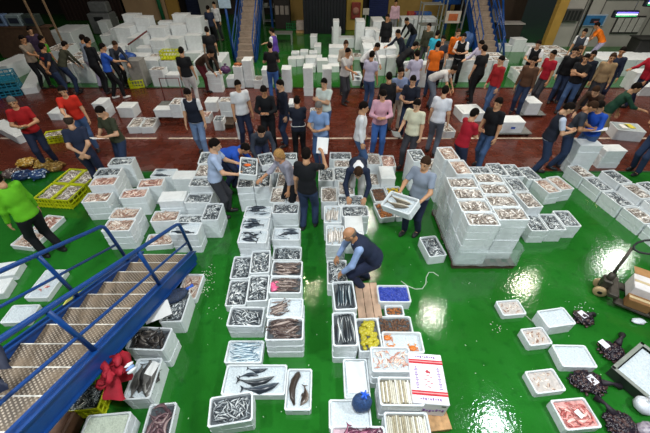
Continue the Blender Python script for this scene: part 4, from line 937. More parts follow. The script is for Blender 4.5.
('small box on the wooden pallet by the white polo man', -3.13, 9.371, 0.29, 0.37, 0.0, 1, 0.3, 0.0, 'sil', ''),
('white box behind the wooden pallet', -2.984, 10.03, 0.45, 0.39, 0.0, 2, 0.3, 0.0, 'pale', ''),
('white box left of the box behind the wooden pallet', -3.687, 10.72, 0.38, 0.45, 0.0, 1, 0.3, 0.0, 'lid', ''),
('tall narrow box right of the wooden pallet', -2.391, 8.791, 0.16, 0.32, 0.0, 2, 0.25, 0.0, 'pale', ''),
('box with a blue print on the trolley', 5.323, 9.029, 0.62, 0.46, 0.0, 1, 0.3, 0.12, 'lidlabel', ''),
('angled white box behind the red polo man', 4.532, 10.116, 0.73, 0.69, 0.094, 1, 0.25, 0.0, 'lid', ''),
('low white box at the red polo man elbow', 3.506, 9.012, 0.34, 0.61, 0.138, 1, 0.2, 0.0, 'pale', ''),
('box on the small cart beside the trio', 6.476, 10.324, 0.42, 0.57, 0.003, 2, 0.18, 0.1, 'lid', ''),
('box topped with papers near the dark green shirt', 8.573, 8.82, 0.72, 0.55, -0.213, 1, 0.3, 0.0, 'papers', ''),
('white box between the red shirts', -8.403, 10.133, 0.37, 0.49, 0.0, 1, 0.2, 0.0, 'lid', ''),
('white box at the red polo man hand', -9.056, 8.92, 0.36, 1.56, 1.012, 1, 0.2, 0.0, 'lid', ''),
('white box at the blue shirt man elbow', -0.318, 9.476, 0.23, 0.39, 0.0, 2, 0.25, 0.0, 'pale', ''),
('white box behind the navy woman', -1.043, 10.086, 0.15, 0.46, 0.0, 2, 0.25, 0.0, 'lid', ''),
('box behind the vest man on the red aisle', -3.68, 9.892, 0.3, 0.44, 0.0, 1, 0.2, 0.0, 'pinkish', ''),
('small stack at the brown jacket man knee', -3.963, 12.363, 0.51, 0.33, 0.0, 4, 0.155, 0.0, 'lid', ''),
('stack below the stair foot, taller', -2.821, 12.911, 0.33, 0.51, 0.0, 6, 0.155, 0.0, 'lid', ''),
('stack below the stair foot, shorter, orange box beside', -3.159, 12.815, 0.33, 0.51, 0.0, 5, 0.155, 0.0, 'pinkish', ''),
('low stack with a purple bag', -3.497, 12.909, 0.33, 0.51, 0.0, 2, 0.155, 0.0, 'lid', ''),
('small stack left of the jeans man', -2.145, 12.89, 0.33, 0.51, 0.0, 4, 0.155, 0.0, 'lid', ''),
('low stack in front of the small stack', -2.483, 12.796, 0.33, 0.51, 0.0, 2, 0.155, 0.0, 'pale', ''),
('tall stack right of the jeans man', -1.374, 12.446, 0.33, 0.51, 0.0, 5, 0.155, 0.0, 'lid', ''),
('two-tone tall stack in the green bay', -0.588, 12.105, 0.33, 0.51, 0.0, 6, 0.155, 0.0, 'lid', ''),
('stack in the green bay, by the striped shirt', 0.069, 12.51, 0.33, 0.51, 0.0, 5, 0.155, 0.0, 'lid', ''),
('scatter on the green bay, first of them', -1.328, 16.145, 0.35, 0.47, 0.0, 1, 0.3, 0.0, 'lid', ''),
('scatter on the green bay, second of them', -0.941, 16.383, 0.36, 0.48, 0.0, 1, 0.3, 0.0, 'lid', ''),
('scatter on the green bay, third of them', -0.533, 16.224, 0.36, 0.47, 0.0, 1, 0.3, 0.0, 'lid', ''),
('scatter on the green bay, fourth of them', -1.059, 15.393, 0.34, 0.43, 0.0, 1, 0.3, 0.0, 'lid', ''),
('scatter on the green bay, fifth of them', -0.682, 15.44, 0.34, 0.43, 0.0, 1, 0.3, 0.0, 'lid', ''),
('scatter on the green bay, sixth of them', -0.301, 15.539, 0.34, 0.44, 0.0, 1, 0.3, 0.0, 'lid', ''),
('scatter on the green bay, seventh of them', -1.407, 15.321, 0.34, 0.43, 0.0, 1, 0.3, 0.0, 'lid', ''),
('small white box by the dark shutter, farther', -0.559, 18.32, 0.34, 0.6, 0.0, 2, 0.25, 0.0, 'lid', ''),
('small white box by the dark shutter, nearer', -0.351, 17.394, 0.33, 0.71, 0.0, 1, 0.3, 0.0, 'lid', ''),
('white box by the fire hose pillar, left', 0.582, 19.322, 0.46, 0.66, 0.0, 2, 0.3, 0.0, 'lid', ''),
('long white box left of the fire hose pillar', 1.063, 18.367, 0.78, 0.59, 0.0, 1, 0.4, 0.0, 'lid', ''),
('low wide white box in the green bay', 0.497, 15.976, 0.65, 0.56, 0.0, 2, 0.3, 0.0, 'lid', ''),
('flat white box at the lilac shirt man', 1.5, 16.423, 0.41, 0.63, 0.0, 1, 0.12, 0.0, 'pale', ''),
('tall white stack by the fire hose pillar, left', 0.524, 18.052, 0.28, 0.66, 0.0, 4, 0.3, 0.0, 'lid', ''),
('tall white stack by the fire hose pillar, right', 1.672, 18.115, 0.42, 0.78, 0.0, 4, 0.3, 0.0, 'lid', ''),
('white stack before the blue shutter', 2.663, 19.361, 0.59, 1.19, 0.0, 4, 0.25, 0.0, 'lid', ''),
('display box the beige shirt man looks at', 1.221, 13.392, 0.44, 1.09, 0.063, 1, 0.2, 0.0, 'darkfish', ''),
('heap by the tan pillar, front row, first stack', -8.914, 16.201, 0.72, 0.5, -0.056, 2, 0.3, 0, 'lid', ''),
('heap by the tan pillar, front row, second stack', -8.171, 16.198, 0.72, 0.5, -0.112, 3, 0.3, 0, 'lid', ''),
('heap by the tan pillar, front row, third stack', -7.407, 16.2, 0.72, 0.5, 0.048, 2, 0.3, 0, 'lid', ''),
('heap by the tan pillar, front row, fourth stack', -6.636, 16.179, 0.72, 0.5, -0.137, 3, 0.3, 0, 'lid', ''),
('heap by the tan pillar, front row, fifth stack', -5.875, 16.198, 0.72, 0.5, 0.011, 1, 0.3, 0, 'lid', ''),
('heap by the tan pillar, second row, first stack', -8.913, 16.723, 0.72, 0.5, -0.043, 4, 0.3, 0, 'lid', ''),
('heap by the tan pillar, second row, second stack', -8.161, 16.726, 0.72, 0.5, -0.141, 3, 0.3, 0, 'lid', ''),
('heap by the tan pillar, second row, third stack', -7.4, 16.726, 0.72, 0.5, 0.002, 4, 0.3, 0, 'lid', ''),
('heap by the tan pillar, second row, fourth stack', -6.638, 16.696, 0.72, 0.5, -0.148, 2, 0.3, 0, 'lid', ''),
('heap by the tan pillar, second row, fifth stack', -5.88, 16.718, 0.72, 0.5, -0.021, 3, 0.3, 0, 'lid', ''),
('heap by the tan pillar, third row, first stack', -8.9, 17.264, 0.72, 0.5, -0.138, 4, 0.3, 0, 'lid', ''),
('heap by the tan pillar, third row, second stack', -8.164, 17.243, 0.72, 0.5, -0.131, 5, 0.3, 0, 'lid', ''),
('heap by the tan pillar, third row, third stack', -7.411, 17.243, 0.72, 0.5, -0.024, 3, 0.3, 0, 'lid', ''),
('heap by the tan pillar, third row, fourth stack', -6.654, 17.288, 0.72, 0.5, 0.105, 4, 0.3, 0, 'lid', ''),
('heap by the tan pillar, third row, fifth stack', -5.876, 17.261, 0.72, 0.5, -0.12, 5, 0.3, 0, 'lid', ''),
('heap by the tan pillar, fourth row, first stack', -8.909, 17.793, 0.72, 0.5, -0.089, 5, 0.3, 0, 'lid', ''),
('heap by the tan pillar, fourth row, second stack', -8.151, 17.81, 0.72, 0.5, 0.041, 3, 0.3, 0, 'lid', ''),
('heap by the tan pillar, fourth row, third stack', -7.398, 17.808, 0.72, 0.5, 0.143, 4, 0.3, 0, 'lid', ''),
('heap by the tan pillar, fourth row, fourth stack', -6.643, 17.825, 0.72, 0.5, 0.025, 5, 0.3, 0, 'lid', ''),
('heap by the tan pillar, fourth row, fifth stack', -5.9, 17.8, 0.72, 0.5, -0.033, 4, 0.3, 0, 'lid', ''),
('counter left of the black T-shirt, front row, first stack', -7.9, 13.7, 0.6, 0.5, 0.029, 3, 0.24, 0, 'lid', ''),
('counter left of the black T-shirt, front row, second stack', -7.27, 13.7, 0.6, 0.5, -0.027, 3, 0.24, 0, 'pale', ''),
('counter left of the black T-shirt, front row, third stack', -6.64, 13.7, 0.6, 0.5, 0.022, 3, 0.24, 0, 'lid', ''),
('counter left of the black T-shirt, front row, fourth stack', -6.01, 13.7, 0.6, 0.5, -0.013, 3, 0.24, 0, 'pale', ''),
('counter left of the black T-shirt, second row, first stack', -7.9, 14.23, 0.6, 0.5, -0.021, 3, 0.24, 0, 'pale', ''),
('counter left of the black T-shirt, second row, second stack', -7.27, 14.23, 0.6, 0.5, -0.023, 3, 0.24, 0, 'lid', ''),
('counter left of the black T-shirt, second row, third stack', -6.64, 14.23, 0.6, 0.5, -0.011, 3, 0.24, 0, 'pale', ''),
('counter left of the black T-shirt, second row, fourth stack', -6.01, 14.23, 0.6, 0.5, 0.019, 3, 0.24, 0, 'lid', ''),
('counter by the blue T-shirt, front row, first stack', -9.75, 13.4, 0.6, 0.5, -0.019, 3, 0.24, 0, 'pale', ''),
('counter by the blue T-shirt, front row, second stack', -9.12, 13.4, 0.6, 0.5, 0.005, 3, 0.24, 0, 'pale', ''),
('counter by the blue T-shirt, second row, first stack', -9.75, 13.93, 0.6, 0.5, 0.008, 3, 0.24, 0, 'pale', ''),
('counter by the blue T-shirt, second row, second stack', -9.12, 13.93, 0.6, 0.5, -0.008, 3, 0.24, 0, 'pale', ''),
('counter by the blue T-shirt, third row, first stack', -9.75, 14.46, 0.6, 0.5, 0.003, 3, 0.24, 0, 'pale', ''),
('counter by the blue T-shirt, third row, second stack', -9.12, 14.446, 0.6, 0.5, -0.026, 3, 0.24, 0, 'pale', ''),
('white stack by the red handle, bottom', -10.312, 18.028, 0.42, 1.4, 0.0, 2, 0.35, 0.0, 'lid', ''),
('white stack by the red handle, behind', -11.942, 20.974, 0.48, 1.29, 0.0, 2, 0.35, 0.0, 'lid', ''),
('white stack left of the heap', -9.766, 18.087, 0.66, 1.04, 0.0, 3, 0.3, 0.0, 'lid', ''),
('wide white counter box at the far left', -12.645, 18.519, 1.14, 1.69, 0.0, 1, 0.75, 0.0, 'lid', ''),
('white tray before the green shirt', -10.974, 15.079, 0.72, 1.21, 0.0, 1, 0.8, 0.0, 'pale', ''),
('white box under the teal crates', -12.547, 14.29, 0.62, 1.6, 0.0, 2, 0.25, 0.0, 'lid', ''),
('white long box beside the teal crates', -11.312, 13.52, 0.46, 3.25, 0.452, 1, 0.2, 0.0, 'lid', ''),
('boxes right of the grey tub, front row, first stack', -6.2, 12.98, 0.52, 0.42, -0.088, 3, 0.2, 0, 'pale', ''),
('boxes right of the grey tub, front row, second stack', -5.65, 12.98, 0.52, 0.42, -0.059, 2, 0.2, 0, 'lid', ''),
('boxes right of the grey tub, front row, third stack', -5.1, 12.98, 0.52, 0.42, 0.036, 3, 0.2, 0, 'pale', ''),
('piled boxes below the tan pillar, front row, first stack', -8.6, 14.914, 0.6, 0.45, -0.029, 3, 0.28, 0, 'lid', ''),
('piled boxes below the tan pillar, front row, second stack', -7.971, 14.9, 0.6, 0.45, -0.074, 2, 0.28, 0, 'lid', ''),
('piled boxes below the tan pillar, front row, third stack', -7.339, 14.9, 0.6, 0.45, 0.034, 3, 0.28, 0, 'lid', ''),
('piled boxes below the tan pillar, front row, fourth stack', -6.71, 14.9, 0.6, 0.45, -0.019, 4, 0.28, 0, 'lid', ''),
('boxes by the dark shutter bay, front row, first stack', -0.604, 14.586, 0.45, 0.4, -0.06, 1, 0.22, 0, 'lid', ''),
('boxes by the dark shutter bay, front row, second stack', -0.117, 14.6, 0.45, 0.4, 0.088, 2, 0.22, 0, 'lid', ''),
('boxes by the dark shutter bay, front row, third stack', 0.36, 14.6, 0.45, 0.4, 0.06, 1, 0.22, 0, 'lid', ''),
('boxes by the dark shutter bay, second row, first stack', -0.599, 14.998, 0.45, 0.4, -0.077, 2, 0.22, 0, 'lid', ''),
('boxes by the dark shutter bay, second row, second stack', -0.12, 15.03, 0.45, 0.4, 0.022, 1, 0.22, 0, 'lid', ''),
('boxes by the dark shutter bay, second row, third stack', 0.36, 15.03, 0.45, 0.4, 0.008, 2, 0.22, 0, 'lid', ''),
('boxes before the brown wall, front row, first stack', 8.6, 17.6, 0.6, 0.5, 0.113, 1, 0.26, 0, 'lid', ''),
('boxes before the brown wall, front row, second stack', 9.225, 17.6, 0.6, 0.5, 0.069, 2, 0.26, 0, 'lid', ''),
('boxes before the brown wall, front row, third stack', 9.865, 17.6, 0.6, 0.5, -0.064, 1, 0.26, 0, 'lid', ''),
('counter before the orange shirt, front row, first stack', 4.25, 13.5, 0.56, 0.5, 0.029, 4, 0.2, 0, 'pale', ''),
('counter before the orange shirt, front row, second stack', 4.84, 13.5, 0.56, 0.5, -0.023, 4, 0.2, 0, 'pale', ''),
('counter before the orange shirt, front row, third stack', 5.43, 13.5, 0.56, 0.5, -0.005, 4, 0.2, 0, 'pale', ''),
('counter before the orange shirt, front row, fourth stack', 6.02, 13.5, 0.56, 0.5, 0.015, 4, 0.2, 0, 'pale', ''),
('counter before the orange shirt, front row, fifth stack', 6.61, 13.5, 0.56, 0.5, -0.021, 4, 0.2, 0, 'pale', ''),
('counter before the orange shirt, second row, first stack', 4.25, 14.03, 0.56, 0.5, -0.001, 4, 0.2, 0, 'pale', ''),
('counter before the orange shirt, second row, second stack', 4.84, 14.03, 0.56, 0.5, -0.028, 4, 0.2, 0, 'pale', ''),
('counter before the orange shirt, second row, third stack', 5.43, 14.03, 0.56, 0.5, 0.01, 4, 0.2, 0, 'pale', ''),
('counter before the orange shirt, second row, fourth stack', 6.02, 14.03, 0.56, 0.5, 0.016, 4, 0.2, 0, 'pale', ''),
('counter before the orange shirt, second row, fifth stack', 6.61, 14.03, 0.56, 0.5, 0.004, 4, 0.2, 0, 'pale', ''),
('counter by the bending black coat, front row, first stack', 3.1, 12.9, 0.5, 0.45, 0.023, 4, 0.2, 0, 'lid', ''),
('counter by the bending black coat, front row, second stack', 3.63, 12.9, 0.5, 0.45, -0.011, 4, 0.2, 0, 'lid', ''),
('counter by the bending black coat, second row, first stack', 3.1, 13.38, 0.5, 0.45, 0.012, 3, 0.2, 0, 'lid', ''),
('counter by the bending black coat, second row, second stack', 3.63, 13.38, 0.5, 0.45, 0.006, 3, 0.2, 0, 'lid', ''),
('crates behind the lilac shirt, front row, first stack', 1.75, 14.2, 0.42, 0.42, 0.005, 3, 0.22, 0, 'lid', ''),
('crates behind the lilac shirt, front row, second stack', 2.2, 14.2, 0.42, 0.42, -0.003, 3, 0.22, 0, 'lid', ''),
('crates behind the lilac shirt, front row, third stack', 2.65, 14.2, 0.42, 0.42, 0.02, 3, 0.22, 0, 'lid', ''),
('crates behind the lilac shirt, second row, first stack', 1.75, 14.65, 0.42, 0.42, 0.027, 4, 0.22, 0, 'lid', ''),
('crates behind the lilac shirt, second row, second stack', 2.2, 14.65, 0.42, 0.42, -0.002, 4, 0.22, 0, 'lid', ''),
('crates behind the lilac shirt, second row, third stack', 2.65, 14.65, 0.42, 0.42, 0.01, 4, 0.22, 0, 'lid', ''),
('crates behind the lilac shirt, third row, first stack', 1.75, 15.1, 0.42, 0.42, -0.026, 4, 0.22, 0, 'lid', ''),
('crates behind the lilac shirt, third row, second stack', 2.2, 15.1, 0.42, 0.42, 0.012, 4, 0.22, 0, 'lid', ''),
('crates behind the lilac shirt, third row, third stack', 2.65, 15.1, 0.42, 0.42, 0.009, 4, 0.22, 0, 'lid', ''),
('heap behind the white shirt, front row, first stack', 2.007, 16.791, 0.6, 0.5, 0.118, 2, 0.3, 0, 'lid', ''),
('heap behind the white shirt, front row, second stack', 2.627, 16.8, 0.6, 0.5, 0.077, 1, 0.3, 0, 'lid', ''),
('heap behind the white shirt, front row, third stack', 3.265, 16.796, 0.6, 0.5, -0.052, 2, 0.3, 0, 'lid', ''),
('heap behind the white shirt, second row, first stack', 1.999, 17.34, 0.6, 0.5, -0.027, 2, 0.3, 0, 'lid', ''),
('heap behind the white shirt, second row, second stack', 2.624, 17.324, 0.6, 0.5, 0.04, 3, 0.3, 0, 'lid', ''),
('heap behind the white shirt, second row, third stack', 3.273, 17.323, 0.6, 0.5, -0.115, 2, 0.3, 0, 'lid', ''),
('heap behind the white shirt, third row, first stack', 2.191, 17.858, 0.6, 0.5, -0.009, 3, 0.3, 0, 'lid', ''),
('heap behind the white shirt, third row, second stack', 2.817, 17.887, 0.6, 0.5, -0.08, 2, 0.3, 0, 'lid', ''),
('heap behind the white shirt, third row, third stack', 3.426, 17.847, 0.6, 0.5, -0.092, 3, 0.3, 0, 'lid', ''),
('crates by the ochre wall, front row, first stack', 4.3, 20.0, 0.6, 0.5, -0.026, 3, 0.3, 0, 'lid', ''),
('crates by the ochre wall, front row, second stack', 4.93, 20.0, 0.6, 0.5, 0.016, 3, 0.3, 0, 'lid', ''),
('crates by the ochre wall, front row, third stack', 5.56, 20.0, 0.6, 0.5, -0.022, 3, 0.3, 0, 'lid', ''),
('crates by the ochre wall, second row, first stack', 4.3, 20.53, 0.6, 0.5, -0.015, 3, 0.3, 0, 'lid', ''),
('crates by the ochre wall, second row, second stack', 4.93, 20.53, 0.6, 0.5, -0.007, 3, 0.3, 0, 'lid', ''),
('crates by the ochre wall, second row, third stack', 5.56, 20.53, 0.6, 0.5, 0.022, 3, 0.3, 0, 'lid', ''),
('counter beside the red T-shirt, front row, first stack', 9.0, 14.2, 0.6, 0.55, -0.025, 3, 0.24, 0, 'pale', ''),
('counter beside the red T-shirt, front row, second stack', 9.63, 14.2, 0.6, 0.55, -0.003, 3, 0.24, 0, 'pale', ''),
('counter beside the red T-shirt, second row, first stack', 9.0, 14.78, 0.6, 0.55, 0.003, 3, 0.24, 0, 'pale', ''),
('counter beside the red T-shirt, second row, second stack', 9.63, 14.78, 0.6, 0.55, 0.023, 3, 0.24, 0, 'pale', ''),
('counter beside the red T-shirt, third row, first stack', 9.0, 15.36, 0.6, 0.55, 0.019, 3, 0.24, 0, 'pale', ''),
('counter beside the red T-shirt, third row, second stack', 9.63, 15.36, 0.6, 0.55, 0.022, 3, 0.24, 0, 'pale', ''),
('counter by the orange shirt, front row, first stack', 11.2, 14.2, 0.7, 0.55, -0.013, 2, 0.3, 0, 'lid', ''),
('counter by the orange shirt, front row, second stack', 11.93, 14.2, 0.7, 0.55, -0.005, 2, 0.3, 0, 'lid', ''),
('counter by the orange shirt, front row, third stack', 12.66, 14.2, 0.7, 0.55, -0.008, 2, 0.3, 0, 'lid', ''),
('counter by the orange shirt, front row, fourth stack', 13.39, 14.2, 0.7, 0.55, 0.023, 2, 0.3, 0, 'lid', ''),
('counter by the orange shirt, second row, first stack', 11.2, 14.78, 0.7, 0.55, 0.027, 2, 0.3, 0, 'lid', ''),
('counter by the orange shirt, second row, second stack', 11.93, 14.78, 0.7, 0.55, -0.021, 2, 0.3, 0, 'lid', ''),
('counter by the orange shirt, second row, third stack', 12.66, 14.78, 0.7, 0.55, -0.019, 2, 0.3, 0, 'lid', ''),
('counter by the orange shirt, second row, fourth stack', 13.39, 14.78, 0.7, 0.55, -0.016, 2, 0.3, 0, 'lid', ''),
('crates by the right-edge red shirt, front row, first stack', 11.5, 12.1, 0.65, 0.5, -0.016, 1, 0.3, 0, 'lid', ''),
('crates by the right-edge red shirt, front row, second stack', 12.18, 12.1, 0.65, 0.5, -0.001, 1, 0.3, 0, 'lid', ''),
('crates by the right-edge red shirt, front row, third stack', 12.86, 12.1, 0.65, 0.5, 0.005, 1, 0.3, 0, 'lid', ''),
('crates by the right-edge red shirt, second row, first stack', 11.5, 12.63, 0.65, 0.5, -0.014, 2, 0.3, 0, 'lid', ''),
('crates by the right-edge red shirt, second row, second stack', 12.18, 12.63, 0.65, 0.5, -0.03, 2, 0.3, 0, 'lid', ''),
('crates by the right-edge red shirt, second row, third stack', 12.86, 12.63, 0.65, 0.5, -0.005, 2, 0.3, 0, 'lid', ''),
('boxes behind the striding vest, front row, first stack', 7.6, 13.2, 0.55, 0.45, -0.008, 2, 0.2, 0, 'pale', ''),
('boxes behind the striding vest, front row, second stack', 8.18, 13.2, 0.55, 0.45, 0.004, 2, 0.2, 0, 'pale', ''),
('boxes behind the striding vest, second row, first stack', 7.6, 13.68, 0.55, 0.45, 0.027, 2, 0.2, 0, 'pale', ''),
('boxes behind the striding vest, second row, second stack', 8.18, 13.68, 0.55, 0.45, 0.011, 2, 0.2, 0, 'pale', ''),
('boxes at the far stair foot, front row, first stack', -4.95, 14.2, 0.55, 0.45, 0.001, 2, 0.25, 0, 'lid', ''),
('boxes at the far stair foot, front row, second stack', -4.37, 14.2, 0.55, 0.45, 0.007, 2, 0.25, 0, 'lid', ''),
('boxes at the far stair foot, second row, first stack', -4.95, 14.68, 0.55, 0.45, 0.011, 2, 0.25, 0, 'lid', ''),
('boxes at the far stair foot, second row, second stack', -4.37, 14.68, 0.55, 0.45, -0.027, 2, 0.25, 0, 'lid', ''),
('boxes at the far stair foot, third row, first stack', -4.95, 15.16, 0.55, 0.45, 0.024, 2, 0.25, 0, 'lid', ''),
('boxes at the far stair foot, third row, second stack', -4.37, 15.16, 0.55, 0.45, 0.017, 2, 0.25, 0, 'lid', '')]
IND = {(i, j) for i, r in {0:'01',1:'0',2:'0',3:'0',4:'01',5:'012',6:'2',7:'1',8:'1',9:'0',10:'1',11:'0',12:'1',13:'0',14:'1',15:'012',16:'2',20:'2',21:'123',22:'123',25:'2',26:'2',27:'12',28:'12',29:'2',30:'2',31:'2',32:'2',33:'2',34:'1',35:'2',36:'012',37:'1',38:'0',39:'1',40:'1',41:'0',42:'0',43:'12',44:'012',45:'1',46:'0',47:'1',48:'2',49:'2',50:'2',51:'2',53:'0',55:'0',58:'1',61:'4',63:'0',64:'2345',65:'12345',66:'45',67:'5',68:'45',69:'5',70:'5',71:'5',73:'2',75:'2',77:'2',78:'6',79:'456',81:'2',82:'01',83:'01',84:'01',85:'1',86:'01',87:'01',88:'01',89:'01',90:'01',91:'01',92:'0',93:'2',94:'2',95:'2',100:'1234',101:'012',102:'123',103:'3',104:'23',105:'012',106:'012',107:'12',108:'012',109:'012',110:'2',111:'12',114:'3',115:'12',116:'12',117:'012',118:'01',120:'012',121:'0',122:'0',123:'0',124:'0',125:'0',126:'0',127:'0',128:'0',129:'01',130:'012',131:'01',132:'0',133:'01',134:'0',135:'0',136:'0',137:'0',138:'0',139:'0',140:'0',141:'0',142:'01',143:'0',144:'0',145:'2',146:'0',147:'01',148:'0',150:'0',151:'0',152:'0',153:'01',154:'0',155:'0',156:'0',159:'0',160:'0123',161:'35',163:'1',166:'4',167:'5',168:'4',172:'0',175:'0',176:'1',177:'0',179:'0',180:'1',182:'3',183:'23',184:'3',185:'0',186:'1',187:'2',189:'2',190:'0',191:'23',193:'3',195:'12',197:'34',199:'3',200:'34',201:'4',203:'3',204:'4',208:'2',209:'2',211:'2',215:'012',220:'1',221:'1',223:'0',224:'0',225:'01',226:'0',227:'012',228:'01',230:'2',232:'2',233:'23',235:'1',236:'0',237:'1',239:'1',240:'0',241:'01',245:'13',247:'3',258:'2',259:'12',261:'3',262:'3',266:'1',270:'2',272:'2',274:'2',275:'2',276:'2',281:'2',287:'1',288:'1',289:'1',293:'1',295:'0',298:'01',306:'1'}.items() for j in map(int, r)}
